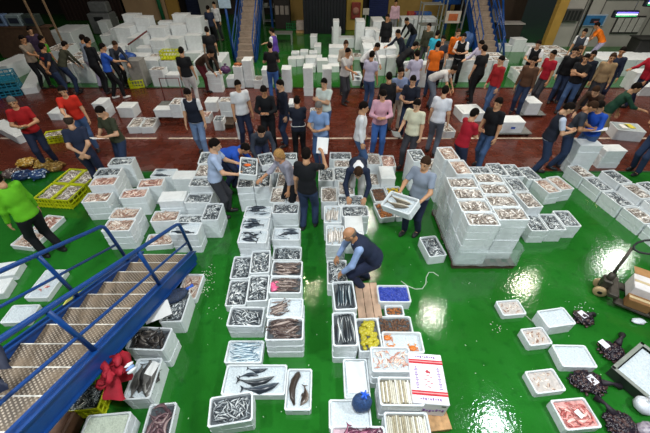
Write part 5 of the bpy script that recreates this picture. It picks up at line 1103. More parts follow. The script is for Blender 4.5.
PEOPLE = [
('person in bright green sweater and black trousers by the stair rail', -4.969, 4.232, 160, 'lime', 'black', 'down', 8, 1.76, 'l', 'dark', None, 0, 0.12, None, 0, 10, 1.0, None, 1),
('person with bald head in navy vest bending over the mackerel boxes', 0.765, 3.551, 190, 'lightblue', 'navyjean', 'reachlow', 40, 1.72, 'l', 'bald', 'navy', 0.26, 0.12, None, 0, 5, 1.04, None, 1),
('person in grey-blue shirt carrying a box of two hake', 1.709, 4.822, 230, 'bluegrey', 'navyjean', 'hold', 6, 1.72, 's', 'brown', None, 0, 0.12, None, 0, 10, 1.05, None, 1),
('person in black T-shirt and jeans raising a paper sheet', -0.322, 4.939, 80, 'black', 'jeansdark', 'raise', 2, 1.76, 's', 'dark', None, 0, 0.12, None, 0, 10, 1.0, None, 1),
('blonde person in grey-lilac top reaching into a fish box', -0.633, 5.372, 215, 'greylilac', 'black', 'reachone', 22, 1.62, 'm', 'blonde', None, 0, 0.12, None, 0, 10, 1.0, None, 1),
('person in white and navy jacket crouching over silver fish', 0.672, 5.854, 265, 'whitenavy', 'greylight', 'reachlow', 78, 1.74, 'l', 'brown', None, 0, 0.12, None, 0, 10, 1.0, None, 1),
('person in pale blue shirt holding a box of prawns', -2.113, 5.339, 8, 'paleblue', 'charcoal', 'hold', 12, 1.74, 's', 'dark', None, 0, 0.12, None, 0, 10, 1.0, None, 1),
('person in bright blue sweater bent over behind the fish stacks', -2.28, 6.246, 350, 'royal', 'navyjean', 'reachlow', 72, 1.74, 'l', 'dark', None, 0.1, 0.12, None, 0, 10, 1.0, None, 1),
('person in dark jacket stooping to set down a fish box', -1.518, 7.02, 290, 'slate', 'navyjean', 'hold', 48, 1.74, 'l', 'dark', None, 0.15, 0.12, None, 0, 10, 1.0, None, 1),
('person in navy T-shirt with hands clasped behind the back by yellow crates', -5.091, 6.254, 110, 'navy', 'navyjean', 'back', 4, 1.74, 's', 'bald2', None, 0, 0.12, None, 0, 10, 1.0, None, 1),
('person in olive T-shirt reading a white sheet', -4.711, 6.893, 250, 'olive', 'jeansdark', 'note', 6, 1.72, 's', 'dark', None, 0, 0.12, 'paper', 0, 25, 1.0, None, 1),
('person in dark red polo shirt holding a white sheet', -6.955, 7.32, 300, 'red', 'navyjean', 'note', 6, 1.74, 's', 'grey', None, 0, 0.12, 'paper', 0, 10, 1.0, None, 1),
('person in bright red T-shirt reaching down behind the navy T-shirt man', -6.289, 8.063, 300, 'brightred', 'jeans', 'reachone', 12, 1.74, 's', 'dark', None, 0, 0.12, None, 0, 10, 1.0, None, 1),
('person in navy vest over white shirt walking with bowed head', -3.206, 7.855, 275, 'white', 'jeanslight', 'down', 6, 1.74, 's', 'dark', 'navydark', 0, 0.3, None, 0, 25, 1.0, None, 1),
('person in white polo shirt and navy trousers by the white boxes', -2.149, 8.322, 300, 'white', 'navyjean', 'down', 3, 1.74, 's', 'dark', None, 0, 0.12, None, 0, 10, 1.06, None, 1),
('person in black long-sleeved top reading notes', -1.45, 8.028, 270, 'black', 'black', 'note', 5, 1.74, 'l', 'dark', None, 0, 0.12, 'paper', 0, 30, 1.0, None, 1),
('person in dark navy top whispering beside the note reader', -1.048, 8.363, 215, 'navydark', 'jeansdark', 'down', 5, 1.74, 'l', 'dark', None, 0, 0.12, None, 0, 10, 1.0, None, 0),
('person in dark navy top with apron strings seen from behind', -0.64, 7.501, 95, 'navydark', 'black', 'fold', 3, 1.64, 'm', 'dark', None, 0, 0.12, None, 0, 10, 1.0, 'string', 1),
('person in pale shirt with arms folded at the aisle', -0.008, 8.528, 250, 'palegreen', 'jeans', 'fold', 4, 1.72, 's', 'dark', None, 0, 0.12, None, 0, 10, 1.0, None, 0),
('person in blue shirt with grey hair by the fish stacks', -0.107, 7.196, 250, 'blue', 'jeans', 'note', 6, 1.7, 's', 'grey', None, 0, 0.12, None, 0, 25, 1.0, None, 1),
('person in untucked white shirt and jeans facing the pink shirt', 0.789, 6.972, 350, 'white', 'jeans', 'down', 3, 1.74, 'l', 'dark', None, 0, 0.12, None, 0, 10, 1.04, None, 1),
('person in pink shirt, jeans and brown boots reading notes', 1.35, 7.764, 265, 'pink', 'jeansbright', 'note', 4, 1.74, 'l', 'dark', None, 0, 0.12, 'paper', 0, 30, 1.0, None, 1),
('person in cream polo shirt and dark trousers holding a paper', 2.056, 7.227, 235, 'cream', 'charcoal', 'down', 4, 1.72, 's', 'dark', None, 0, 0.12, 'paperlow', 0, 20, 1.04, None, 1),
('person in white T-shirt with blue sleeve stripe seen from behind', 2.79, 7.83, 60, 'white2', 'greyjean', 'down', 8, 1.74, 's', 'dark', None, 0, 0.12, None, 0, 10, 1.0, None, 1),
('person in crimson polo shirt looking along the aisle', 3.047, 6.692, 20, 'crimson', 'navyjean', 'fold', 8, 1.7, 's', 'dark', None, 0, 0.12, None, 0, 10, 1.0, None, 1),
('person in black T-shirt and jeans standing by the printed box', 3.84, 7.189, 215, 'black', 'jeans', 'down', 5, 1.76, 's', 'dark', None, 0, 0.25, None, 0, 10, 1.0, None, 1),
('person in navy vest and white sleeves reading with two others', 5.088, 6.917, 340, 'whiteblue', 'jeansdark', 'note', 6, 1.76, 's', 'dark', 'navydark', 0, 0.12, None, 0, 25, 1.0, None, 1),
('person in dark grey T-shirt holding the shared white sheet', 5.715, 7.194, 320, 'slate', 'jeansdark', 'note', 10, 1.72, 's', 'brown', None, 0, 0.12, 'paper', 0, 35, 1.0, None, 1),
('person in shiny royal blue jacket leaning over the shared sheet', 6.228, 7.194, 200, 'royal', 'jeans', 'note', 18, 1.74, 'l', 'dark', None, 0, 0.12, None, 0, 30, 1.0, None, 1),
('person in dark green shirt and khaki trousers bending forward', 7.385, 8.415, 330, 'darkgreen', 'khaki', 'reachone', 25, 1.74, 'm', 'dark', None, 0, 0.12, None, 0, 10, 1.0, None, 0),
('person in brown jacket stooping behind the blue jacket', 7.283, 8.801, 215, 'darkbrown', 'khaki', 'reachlow', 50, 1.74, 'l', 'brown', None, 0, 0.12, None, 0, 10, 1.0, None, 0),
('person in grey T-shirt and dark jeans at the right photo edge', 7.634, 6.967, 200, 'grey', 'jeansdark', 'fold', 10, 1.74, 's', 'dark', None, 0, 0.12, None, 0, 10, 1.0, None, 0),
('person in black jacket standing behind the untucked white shirt', 1.659, 8.814, 100, 'black', 'black', 'down', 4, 1.74, 'l', 'dark', None, 0, 0.12, None, 0, 10, 1.0, None, 0),
('person in striped blue shirt beside the black jacket', 2.017, 9.297, 280, 'stripe', 'beige', 'fold', 4, 1.74, 's', 'dark', None, 0, 0.12, None, 0, 10, 1.0, None, 0),
('person in dark polo shirt with folded hands and jeans', 2.257, 8.697, 240, 'navydark', 'jeansdark', 'note', 5, 1.74, 's', 'dark', None, 0, 0.12, None, 0, 20, 1.0, None, 0),
('person in beige shirt behind the pale T-shirt', 0.675, 12.133, 280, 'beige', 'charcoal', 'note', 8, 1.74, 'l', 'brown', None, 0, 0.12, None, 0, 10, 1.0, None, 0),
('person in pale T-shirt looking at the display box', 0.633, 11.229, 310, 'palegrey', 'charcoal', 'reachone', 10, 1.74, 's', 'dark', None, 0, 0.12, None, 0, 10, 1.0, None, 0),
('person in white shirt bending over white crates', 1.378, 12.684, 330, 'white', 'black', 'reachlow', 45, 1.74, 'l', 'dark', None, 0, 0.12, None, 0, 10, 1.0, None, 0),
('person in lilac T-shirt with back turned by the white crates', 1.38, 10.733, 60, 'lilac', 'jeans', 'down', 6, 1.74, 's', 'dark', None, 0, 0.12, None, 0, 10, 1.0, None, 0),
('person in long black coat before the blue shutter', 2.633, 16.095, 250, 'black', 'black', 'down', 3, 1.78, 'l', 'dark', None, 0, 0.12, None, 0, 10, 1.0, None, 0),
('person in navy blouse with bowed head by the steel table', 3.034, 14.032, 200, 'navydark', 'charcoal', 'reachone', 30, 1.74, 'l', 'dark', None, 0, 0.12, None, 0, 10, 1.0, None, 0),
('person in pink shirt standing against the yellow wall', 3.597, 19.939, 270, 'pinkpale', 'grey', 'down', 3, 1.74, 'l', 'dark', None, 0, 0.12, None, 0, 10, 1.0, None, 0),
('person in black top bent over before the yellow wall', 3.989, 16.718, 200, 'black', 'jeansdark', 'reachlow', 45, 1.74, 'l', 'dark', None, 0, 0.12, None, 0, 10, 1.0, None, 0),
('person in olive jacket beside the turquoise shirt', 4.067, 14.652, 230, 'olivedark', 'charcoal', 'down', 5, 1.74, 'l', 'dark', None, 0, 0.12, None, 0, 10, 1.0, None, 0),
('person in turquoise shirt leaning to the counter', 3.997, 13.343, 60, 'turquoise', 'jeans', 'reachone', 12, 1.74, 's', 'dark', None, 0, 0.12, None, 0, 10, 1.0, None, 0),
('person in orange T-shirt and jeans in the middle of the crowd', 3.612, 11.673, 70, 'orange', 'jeansdark', 'reachone', 8, 1.78, 's', 'dark', None, 0, 0.12, None, 0, 10, 1.0, None, 0),
('person in dark top between turquoise and orange shirts', 4.073, 12.715, 250, 'slate', 'black', 'down', 5, 1.74, 's', 'dark', None, 0, 0.12, None, 0, 10, 1.0, None, 0),
('person in orange sweatshirt behind the fish counter', 4.863, 13.677, 270, 'orange', 'charcoal', 'down', 5, 1.74, 'l', 'brown', None, 0, 0.12, None, 0, 10, 1.0, None, 0),
('person in black vest and white shirt behind the counter', 4.919, 13.074, 240, 'white', 'black', 'note', 8, 1.74, 's', 'dark', 'black', 0, 0.12, None, 0, 10, 1.0, None, 0),
('person in black jacket bending over the counter', 2.662, 12.668, 10, 'black', 'black', 'reachlow', 50, 1.74, 'l', 'dark', None, 0, 0.12, None, 0, 10, 1.0, None, 0),
('person in pale lilac shirt with black hair seen from behind', 2.807, 10.827, 100, 'lilac', 'jeans', 'note', 6, 1.74, 's', 'dark', None, 0, 0.12, None, 0, 10, 1.0, None, 0),
('person in grey-white T-shirt stooping to a low box', 3.358, 10.8, 330, 'palegrey', 'greyjean', 'reachlow', 62, 1.74, 's', 'dark', None, 0, 0.12, None, 0, 10, 1.0, None, 0),
('person in black shirt and trousers with back turned at the counter', 4.986, 11.226, 110, 'black', 'black', 'down', 6, 1.78, 's', 'dark', None, 0, 0.25, None, 0, 10, 1.0, None, 0),
('person in lilac shirt leaning on the counter beside the black shirt', 5.291, 12.122, 200, 'lilac', 'charcoal', 'reachone', 12, 1.74, 'l', 'dark', None, 0, 0.12, None, 0, 10, 1.0, None, 0),
('person in red sweater and jeans striding past the counter', 5.179, 10.328, 200, 'redsweater', 'jeans', 'down', 6, 1.74, 'l', 'dark', None, 0, 0.3, None, 0, 10, 1.0, None, 0),
('person in black vest over white shirt striding with papers', 7.175, 12.245, 230, 'white', 'jeans', 'note', 15, 1.74, 's', 'dark', 'black', 0, 0.35, None, 0, 10, 1.0, None, 0),
('person in brown jacket beside the plastic bags', 6.094, 10.324, 230, 'brown', 'jeansdark', 'down', 10, 1.74, 'l', 'dark', None, 0, 0.12, None, 0, 10, 1.0, None, 0),
('person in red T-shirt behind the brown jacket', 6.981, 10.916, 200, 'crimson', 'charcoal', 'down', 5, 1.74, 's', 'dark', None, 0, 0.12, None, 0, 10, 1.0, None, 0),
('person in dark vest standing at the white office wall', 9.588, 13.75, 220, 'white', 'jeansdark', 'down', 8, 1.74, 's', 'dark', 'slate', 0, 0.12, None, 0, 10, 1.0, None, 0),
('person in orange shirt and lilac shorts leaning over boxes', 11.491, 15.239, 150, 'orange2', 'lilacpants', 'reachlow', 40, 1.74, 's', 'dark', None, 0, 0.12, None, 0, 10, 1.0, None, 0),
('person in black sweater among the group by the white boxes', 7.811, 11.282, 240, 'black', 'jeansdark', 'down', 6, 1.74, 'l', 'dark', None, 0, 0.12, None, 0, 10, 1.0, None, 0),
('person in dark brown top behind the black sweater', 8.004, 11.432, 260, 'darkbrown', 'charcoal', 'down', 6, 1.74, 's', 'brown', None, 0, 0.12, None, 0, 10, 1.0, None, 0),
('person in black T-shirt and jeans in front of the dark group', 7.739, 10.552, 230, 'black', 'jeans', 'fold', 6, 1.74, 's', 'dark', None, 0, 0.3, None, 0, 10, 1.0, None, 0),
('person in navy sweater in the middle of the dark group', 8.153, 10.9, 230, 'navydark', 'black', 'down', 6, 1.74, 'l', 'dark', None, 0, 0.12, None, 0, 10, 1.0, None, 0),
('person in tan shirt among the dark group', 8.589, 10.689, 240, 'tan', 'charcoal', 'down', 8, 1.74, 'l', 'brown', None, 0, 0.12, None, 0, 10, 1.0, None, 0),
('person in navy overalls at the outer end of the dark group', 9.193, 11.165, 230, 'navy', 'navyjean', 'down', 8, 1.78, 'l', 'dark', None, 0, 0.12, None, 0, 10, 1.0, None, 0),
('person in red shirt and navy trousers by the right edge boxes', 10.209, 10.941, 180, 'crimson', 'navyjean', 'reachone', 12, 1.74, 'l', 'dark', None, 0, 0.3, None, 0, 10, 1.0, None, 0),
('person in grey-brown T-shirt at the far left counter', -10.426, 12.625, 350, 'greybrown', 'black', 'reachone', 8, 1.76, 's', 'dark', None, 0, 0.12, None, 0, 10, 1.0, None, 0),
('person in dark purple top behind the grey-brown T-shirt', -11.042, 13.978, 330, 'darkpurple', 'charcoal', 'down', 5, 1.74, 'l', 'dark', None, 0, 0.12, None, 0, 10, 1.0, None, 0),
('person in bright green T-shirt half hidden in the crowd', -10.056, 12.985, 60, 'green', 'charcoal', 'down', 6, 1.66, 's', 'dark', None, 0, 0.12, None, 0, 10, 1.0, None, 0),
('person in navy T-shirt with red back print, hands behind the back', -9.024, 11.525, 70, 'navydark', 'jeansdark', 'back', 6, 1.76, 's', 'dark', None, 0, 0.12, None, 0, 10, 1.0, None, 0),
('person in olive sweater bending forward in the crowd', -9.004, 12.048, 60, 'olivedark', 'jeansdark', 'reachlow', 35, 1.74, 'l', 'dark', None, 0, 0.12, None, 0, 10, 1.0, None, 0),
('person in grey-blue jacket and lilac-grey trousers in the crowd', -8.457, 12.704, 60, 'bluegrey', 'lilacpants', 'down', 10, 1.74, 'l', 'dark', None, 0, 0.12, None, 0, 10, 1.0, None, 0),
('person in black jacket next to the grey-blue jacket', -7.913, 12.078, 70, 'black', 'black', 'down', 10, 1.8, 'l', 'dark', None, 0, 0.12, None, 0, 10, 1.0, None, 0),
('person in blue T-shirt and black trousers with white shoes', -7.238, 11.617, 40, 'blueshirt', 'black', 'reachone', 10, 1.74, 's', 'dark', None, 0, 0.25, None, 0, 10, 1.0, None, 0),
('person in dark jacket leaning over the white counter', -7.579, 12.77, 330, 'slate', 'black', 'reachlow', 40, 1.74, 'l', 'brown', None, 0, 0.12, None, 0, 10, 1.0, None, 0),
('person in navy T-shirt standing far back by the grey panel', -5.512, 18.248, 80, 'navy', 'black', 'down', 4, 1.74, 's', 'dark', None, 0, 0.12, None, 0, 10, 1.0, None, 0),
('person in white shirt standing beside the grey panel', -5.466, 19.389, 250, 'white', 'charcoal', 'down', 4, 1.74, 'l', 'dark', None, 0, 0.12, None, 0, 10, 1.0, None, 0),
('person in black T-shirt beside the white heap', -4.323, 13.728, 110, 'black', 'black', 'down', 4, 1.78, 's', 'dark', None, 0, 0.12, None, 0, 10, 1.0, None, 0),
('person in black T-shirt and white trousers at the aisle edge', -4.431, 11.09, 90, 'black', 'whitepants', 'down', 4, 1.76, 's', 'dark', None, 0, 0.12, None, 0, 10, 1.0, None, 0),
('person in brown jacket and maroon trousers bending to a box', -4.392, 12.375, 340, 'darkbrown', 'maroon', 'reachlow', 60, 1.74, 'l', 'dark', None, 0, 0.12, None, 0, 10, 1.0, None, 0),
('person in purple vest and white shirt turned to the stair', -1.899, 13.779, 160, 'white', 'charcoal', 'reachone', 5, 1.74, 's', 'dark', 'purple', 0, 0.12, None, 0, 10, 1.0, None, 0),
('person in black top and jeans in front of the purple vest', -1.747, 11.571, 100, 'black', 'jeansbright', 'note', 5, 1.78, 's', 'dark', None, 0, 0.12, None, 0, 10, 1.0, None, 0)]
build_stacks(ST, IND)
for i, p in enumerate(PEOPLE): person(i, p)
# ---------------------------------------------------------------- things held
def held_box(lab, label, kind, w, d, h, dz, tilt, roll, fish, fwd=.0):
    hw, a = HANDS_AT[lab]; mid = (hw[0] + hw[1]) / 2
    o = mesh_obj('foam_box', box_mesh(w, d, h)); M = Matrix.Translation(mid + Vector((-math.sin(a), math.cos(a), 0)) * fwd + Vector((0, 0, dz))) @ Matrix.Rotation(a, 4, 'Z') @ Matrix.Rotation(tilt, 4, 'X') @ Matrix.Rotation(roll, 4, 'Y')
    o.matrix_world = M; tag(o, label, 'box'); B = M @ Matrix.Translation((0, 0, h))
    if fish == 'hake':
        b = MB(); bed(b, w - .08, d - .08, 0, 0, .006); q = b.obj('ice_bed', ICE); q.matrix_world = B @ Matrix.Translation((0, 0, -.045)); tag(q, 'ice under the two hake in the carried box', 'ice', None, 'stuff')
        for i, (yy, lb) in enumerate([(.045, 'hake at the far side of the carried foam box'), (-.05, 'hake at the near side of the carried foam box')]):
            one_fish('hake', 'hake', .46, .2, .13, -.05, B @ Matrix.Translation((0, yy, -.045)) @ Matrix.Rotation(PI * i * 0 + .08 * (1 - 2 * i), 4, 'Z'), lb, 'fish')
    else:
        q = mesh_obj('fish_load', load_mesh(kind, w, d, 3)); q.matrix_world = B @ Matrix.Translation((0, 0, -.028)); tag(q, fish, 'fish', None, 'stuff')
held_box('person in grey-blue shirt carrying a box of two hake', 'foam box of two hake carried by the person in grey-blue shirt', 'ice', .56, .34, .15, -.05, -.35, .2, 'hake', .17)
held_box('person in pale blue shirt holding a box of prawns', 'tilted foam box held by the person in pale blue shirt', 'sil', .5, .33, .13, -.04, -.2, .15, 'silver fish in the tilted box held by the pale blue shirt', .1)
tag(MB().blob((0, 0, 0), (.05, .022, .014), 0, .25, 9, 6).obj('prawn_clump', mat('bright_orange_prawns', 'e0641c', .4, .3, 40)), 'small bright orange prawn clump in the tilted held box', 'prawns')
hw, a = HANDS_AT['person in pale blue shirt holding a box of prawns']; o = bpy.data.objects['prawn_clump']; o.location = (hw[0] + hw[1]) / 2 + Vector((-math.sin(a) * .1, math.cos(a) * .1, .095)); o.scale = (1.6, 1.8, 1.6)
held_box('person in dark jacket stooping to set down a fish box', 'foam box held low by the stooping dark jacket person', 'sil', .33, .5, .15, -.05, .0, 0, 'silver fish in the box held by the stooping person', .06)

# ---------------------------------------------------------------- plastic crates
def crate(label, loc, rz, w, d, h, m, kind=None, group=None, load=None):
    r = empty('plastic_crate', loc, rz, label, 'crate', group or 'plastic crates'); b = MB(); t = .018
    b.box((0, 0, .012), (w - .03, d - .03, .024))
    for sx in (-1, 1):
        for zz in (h - .02, h * .5, .03): b.box((sx * (w / 2 - t / 2), 0, zz), (t, d, .035 if zz > h * .6 else .025), ch=.004)
        for k in range(5): b.box((sx * (w / 2 - t / 2), (k / 4 - .5) * (d - .03), h / 2), (t * .8, .028, h), ch=.003)
    for sy in (-1, 1):
        for zz in (h - .02, h * .5, .03): b.box((0, sy * (d / 2 - t / 2), zz), (w, t, .035 if zz > h * .6 else .025), ch=.004)
        for k in range(6): b.box(((k / 5 - .5) * (w - .03), sy * (d / 2 - t / 2), h / 2), (.028, t * .8, h), ch=.003)
    b.obj('basket', m, r)
    if load:
        o = mesh_obj('fish_load', load_mesh(load, w, d, 2)); o.matrix_world = Matrix.Translation((loc[0], loc[1], loc[2] + h - .05)) @ Matrix.Rotation(rz, 4, 'Z'); tag(o, CW[load] + ' in the ' + label, 'fish', None, 'stuff')
    return r
rz = math.radians(-6)
for i, (x, y, nm) in enumerate([(-5.96, 5.86, 'near left'), (-5.56, 5.82, 'near right'), (-5.90, 6.45, 'far left'), (-5.50, 6.41, 'far right')]):
    crate('yellow crate of pale fish, %s of the block by the navy T-shirt' % nm, (x, y, 0), rz, .39, .57, .25, YEL, load='pale')
crate('yellow crate of fish between the two red shirts', (-7.55, 8.6, 0), .3, .55, .4, .22, YEL, load='pale')
crate('yellow crate of sardines under the near stair', (-2.98, 1.66, 0), .1, .5, .36, .25, YEL, load='sil')
crate('yellow crate on the floor behind the near stair rail', (-3.72, 3.15, 0), .5, .5, .36, .2, YEL, load='tan')
crate('yellow crate on the white heap', (-5.95, 13.75, .725), 0, .6, .42, .3, YEL)
crate('yellow crate below the blue T-shirt person', (-7.05, 12.75, 0), .3, .5, .4, .3, YEL)
TEAL = mat('teal_plastic', '1f7d99', .45, .1, 8); BLU = mat('blue_plastic', '25489e', .45, .1, 8)
for k in range(3): crate(['bottom', 'middle', 'top'][k] + ' teal crate of the pile at the far left', (-11.3, 12.0, .26 * k), .45 + .03 * k, .8, .6, .255, TEAL)
crate('blue crate in front of the teal pile', (-11.6, 11.25, 0), .4, .7, .5, .26, BLU)
crate('green crate in the ochre bay', (-1.95, 22.1, 0), 0, .6, .5, .35, mat('green_plastic', '1f7a40', .5))
for i, (x, hx, nm) in enumerate([(4.75, 'b02a2a', 'red'), (5.15, '2450a0', 'blue'), (5.6, '2a6fb8', 'light blue')]): crate('%s crate on the rack by the ochre wall' % nm, (x, 21.2, .72), 0, .42, .4, .3, mat('rack_%s' % nm.replace(' ', '_'), hx, .5))
tag(MB().box((5.2, 21.2, .35), (1.6, .5, .7), ch=.02).box((5.2, 21.2, .71), (1.7, .55, .02)).obj('low_rack', STEEL), 'low grey rack under coloured crates by the ochre wall', 'rack')

# ---------------------------------------------------------------- bags
def net_bag(label, loc, rad, hexes, tagc='e8e6ee', neck=(.5, .2), n=90, seed=0, tagpos=(.0, -.3)):
    rnd = random.Random(seed); r = empty('net_bag', loc, 0, label, 'bag', 'net bags of shellfish'); b = MB()
    b.blob((0, 0, rad[2] * .45), (rad[0] * .9, rad[1] * .9, rad[2] * .5), 0, .08, 12, 8, rnd=rnd)
    for i in range(n):
        t = rnd.uniform(0, 2 * PI); u = math.sqrt(rnd.random()); x, y = math.cos(t) * u * rad[0], math.sin(t) * u * rad[1]; z = rad[2] * (.15 + .8 * math.sqrt(max(0, 1 - u * u))) 
        b.blob((x, y, z), (.034, .02, .016), 1 if rnd.random() < .35 else 0, .1, 6, 4, rnd.uniform(0, PI), rnd)
    b.obj('shellfish', [mat('bag_' + hexes[0], hexes[0], .3, .3, 30), mat('bag_' + hexes[1], hexes[1], .35, .3, 30)], r)
    nk = MB(); nx, ny = neck
    nk.tube([(nx * rad[0], ny * rad[1], rad[2] * .7), (nx * rad[0] * 2.0, ny * rad[1] * 2.0, rad[2] * .8), (nx * rad[0] * 2.8, ny * rad[1] * 2.8, .03)], [.05, .018, .045], 9)
    nk.obj('net_neck', mat('net_' + hexes[0], hexes[0], .6, .3, 30), r)
    if tagc: o = MB().box((0, 0, 0), (.10, .12, .006), ch=.002).obj('paper_tag', mat('tag_' + tagc, tagc, .5), r, (tagpos[0] * rad[0], tagpos[1] * rad[1], rad[2] * 1.02), .4)
    return r
MUS = ('231a24', '4a3432')
net_bag('dark net bag of shellfish behind the deep foam box', (3.96, 2.86, 0), (.15, .13, .11), MUS, seed=1, tagpos=(-.1, .2))
net_bag('dark net bag of shellfish beside the yellow-tagged iced box', (4.06, 2.32, 0), (.17, .16, .12), MUS, neck=(.7, .6), seed=2, tagpos=(-.6, .5))
net_bag('dark net bag of shellfish between the pale and pink boxes', (3.48, 1.90, 0), (.23, .16, .11), MUS, neck=(.6, -.1), seed=3, n=140, tagpos=(.1, .05))
net_bag('dark net bag of shellfish right of the pink fish box', (3.58, 1.40, 0), (.19, .16, .11), MUS, tagc=None, neck=(-.2, .7), seed=4, n=130)
NETS = [(-7.55, 7.25, ('b58a35', 'd9c489'), 'tan and yellow net bag at the back of the bag pile'), (-7.08, 7.2, ('a8823a', 'c9b06a'), 'tan net bag nearest the red polo shirt'), (-7.25, 6.68, ('23365c', '9db4cc'), 'blue net bag in the bag pile'),
        (-6.90, 6.72, ('2f4a78', 'b8c8d8'), 'blue and white net bag at the right of the bag pile'), (-7.55, 6.75, ('5a4a4a', '8d7f78'), 'brown net bag in the middle of the bag pile'), (-7.75, 6.35, ('aaa8a2', 'd0cdc6'), 'pale net bag at the left photo edge'), (-6.7, 7.05, ('8a6a35', 'b79a5a'), 'small ochre net bag beside the red polo shirt')]
for i, (x, y, hx, lab) in enumerate(NETS): net_bag(lab, (x, y, 0), (.21, .18, .2), hx, None, (.2, .4), 70, 20 + i)
def soft_bag(name, label, loc, r, m, tiem, cat='bag'):
    e = empty(name, loc, 0, label, cat); rnd = random.Random(int(loc[0] * 100)); b = MB(); b.blob((0, 0, r[2]), r, 0, .07, 14, 10, rnd=rnd); b.obj('body', m, e)
    b = MB(); z = r[2] * 1.9; b.tube([(0, 0, z - .03), (.01, 0, z + .02), (.02, .01, z + .06)], [.035, .016, .03], 9)
    for k in range(5): g = k * 1.26; b.blob((.02 + .03 * math.cos(g), .01 + .03 * math.sin(g), z + .07), (.03, .014, .02), 0, .2, 7, 5, g, rnd)
    b.obj('tied_neck', tiem, e)
BNET = mat('blue_net', '2c4a78', .6, .5, 70, bump=.5)
soft_bag('net_bag', 'blue mesh bag tied with bright blue beside the razor clams', (.44, 1.56, .15), (.125, .10, .15), BNET, mat('bright_blue_tie', '2f66d8', .4))
o = empty('net_bag', (-2.28, 3.02, .31), .55, 'blue mesh bag lying on boxes at the foot of the stair', 'bag'); MB().blob((0, 0, .065), (.22, .12, .07), 0, .08, 14, 9).obj('body', mat('navy_net', '26344e', .6, .6, 70, bump=.5), o); MB().tube([(.2, .02, .08), (.25, .03, .09), (.30, .05, .08)], [.03, .015, .03], 8).obj('tied_neck', mat('bright_blue_tie', '2f66d8', .4), o)
WB = mat('white_plastic_bag', 'dfe3ea', .35, .12, 9, bump=.3)
soft_bag('plastic_bag', 'white plastic bag at the right photo edge behind the purple one', (3.97, 1.60, 0), (.12, .11, .10), WB, WB)
soft_bag('plastic_bag', 'white and purple plastic bag at the bottom right corner', (3.85, 1.33, 0), (.15, .10, .08), mat('purple_white_bag', 'c9bfc4', .35, hex2='5a4a66', scale=14), WB)
soft_bag('plastic_bag', 'purple bag on the low stack before the far stair', (-3.75, 13.15, .34), (.2, .15, .15), mat('purple_bag', '55305c', .4, .3), mat('purple_bag', '55305c', .4))
soft_bag('plastic_bag', 'white carrier bags beside the brown jacket at right', (6.95, 11.25, .0), (.2, .16, .22), WB, WB)
soft_bag('plastic_bag', 'blue tarpaulin bundle on the white heap', (-7.45, 13.5, .73), (.32, .25, .14), mat('blue_tarp', '31549a', .4, .35, 8), mat('blue_tarp', '31549a', .4))
# red cloth and jacket on the stair
def drape(name, label, loc, w, d, drop, m, rz=0, seed=0):
    rnd = random.Random(seed); b = MB(); n, k = 12, 10; v = []
    for j in range(k + 1):
        for i in range(n + 1):
            u, t = i / n - .5, j / k; x = u * w * (1 + .25 * t); y = d * .5 * math.sin(u * 13 + t * 2) * .3 * (.3 + t) + .06 * math.sin(u * 5 + 1); v.append((x + .05 * t * math.sin(t * 5), y - .10 * t, -drop * t * (1 + .25 * math.sin(u * 7 + seed))))
    f = [(j * (n + 1) + i, j * (n + 1) + i + 1, (j + 1) * (n + 1) + i + 1, (j + 1) * (n + 1) + i) for j in range(k) for i in range(n)]
    b.add(v + [(p[0], p[1] - .012, p[2] - .006) for p in v], f + [tuple(q + len(v) for q in reversed(g)) for g in f], 0, True)
    return tag(b.obj(name, m, None, loc, rz), label, 'cloth')
drape('red_cloth', 'red cloth hanging from the near stair post', (-2.30, 1.66, 1.08), .34, .5, .32, mat('red_fabric', 'a3162a', .75, .25, 9, bump=.3), 1.2, 2)
o = empty('red_cloth', (-2.28, 1.60, 1.06), 0, 'crumpled red cloth with a blue and white edge at the stair post', 'cloth'); rnd = random.Random(4); b = MB()
for k in range(9): b.blob((rnd.uniform(-.10, .16), rnd.uniform(-.14, .10), rnd.uniform(-.08, .06)), (rnd.uniform(.05, .09), rnd.uniform(.03, .05), rnd.uniform(.03, .05)), 0, .25, 9, 6, rnd.uniform(0, 3), rnd)
b.obj('body', mat('red_fabric', 'a3162a'), o); b = MB()
for k in range(3): b.blob((.2 + .03 * k, .05 - .03 * k, .02), (.05, .02, .02), k % 2, .2, 7, 5, .8, rnd)
b.obj('edge', [mat('cloth_white', 'dcdde4', .7), mat('cloth_blue', '2f4f9c', .7)], o)
drape('dark_jacket', 'dark jacket draped over the near stair handrail', (-2.40, 1.10, 2.40), .20, .4, .20, mat('dark_jacket_fabric', '1a2036', .7, .2, 9), 1.571, 5)
o = bpy.data.objects['dark_jacket']; MB().box((.08, .0, .035), (.07, .04, .015), ch=.005).obj('white_trim', PAPER, o)

# ---------------------------------------------------------------- near props
def pallet(label, loc, rz, w, d, m=WOOD, nb=5):
    r = empty('wooden_pallet', loc, rz, label, 'pallet')
    bw = .1 if nb == 5 else w / nb - .006
    for k in range(nb): MB().box(((k / (nb - 1) - .5) * (w - bw), 0, .12), (bw, d, .02), ch=.004).obj('top_board', m, r)
    for k in range(3): MB().box((0, (k - 1) * (d / 2 - .06), .055), (w, .09, .11), ch=.005).obj('bearer', m, r)
pallet('wooden pallet on the floor before the bald person', (.68, 3.14, 0), .03, .36, .66, mat('pinkish_wood', 'b79880', .75, .25, 5, bump=.3), 3)
pallet('wooden pallet under the printed white carton', (1.23, 1.72, 0), .10, .46, .82)
pallet('dark wooden pallet on the red aisle', (-3.0, 9.75, 0), .05, .5, .9, mat('dark_wood', '4a382a', .8, .3, 10))
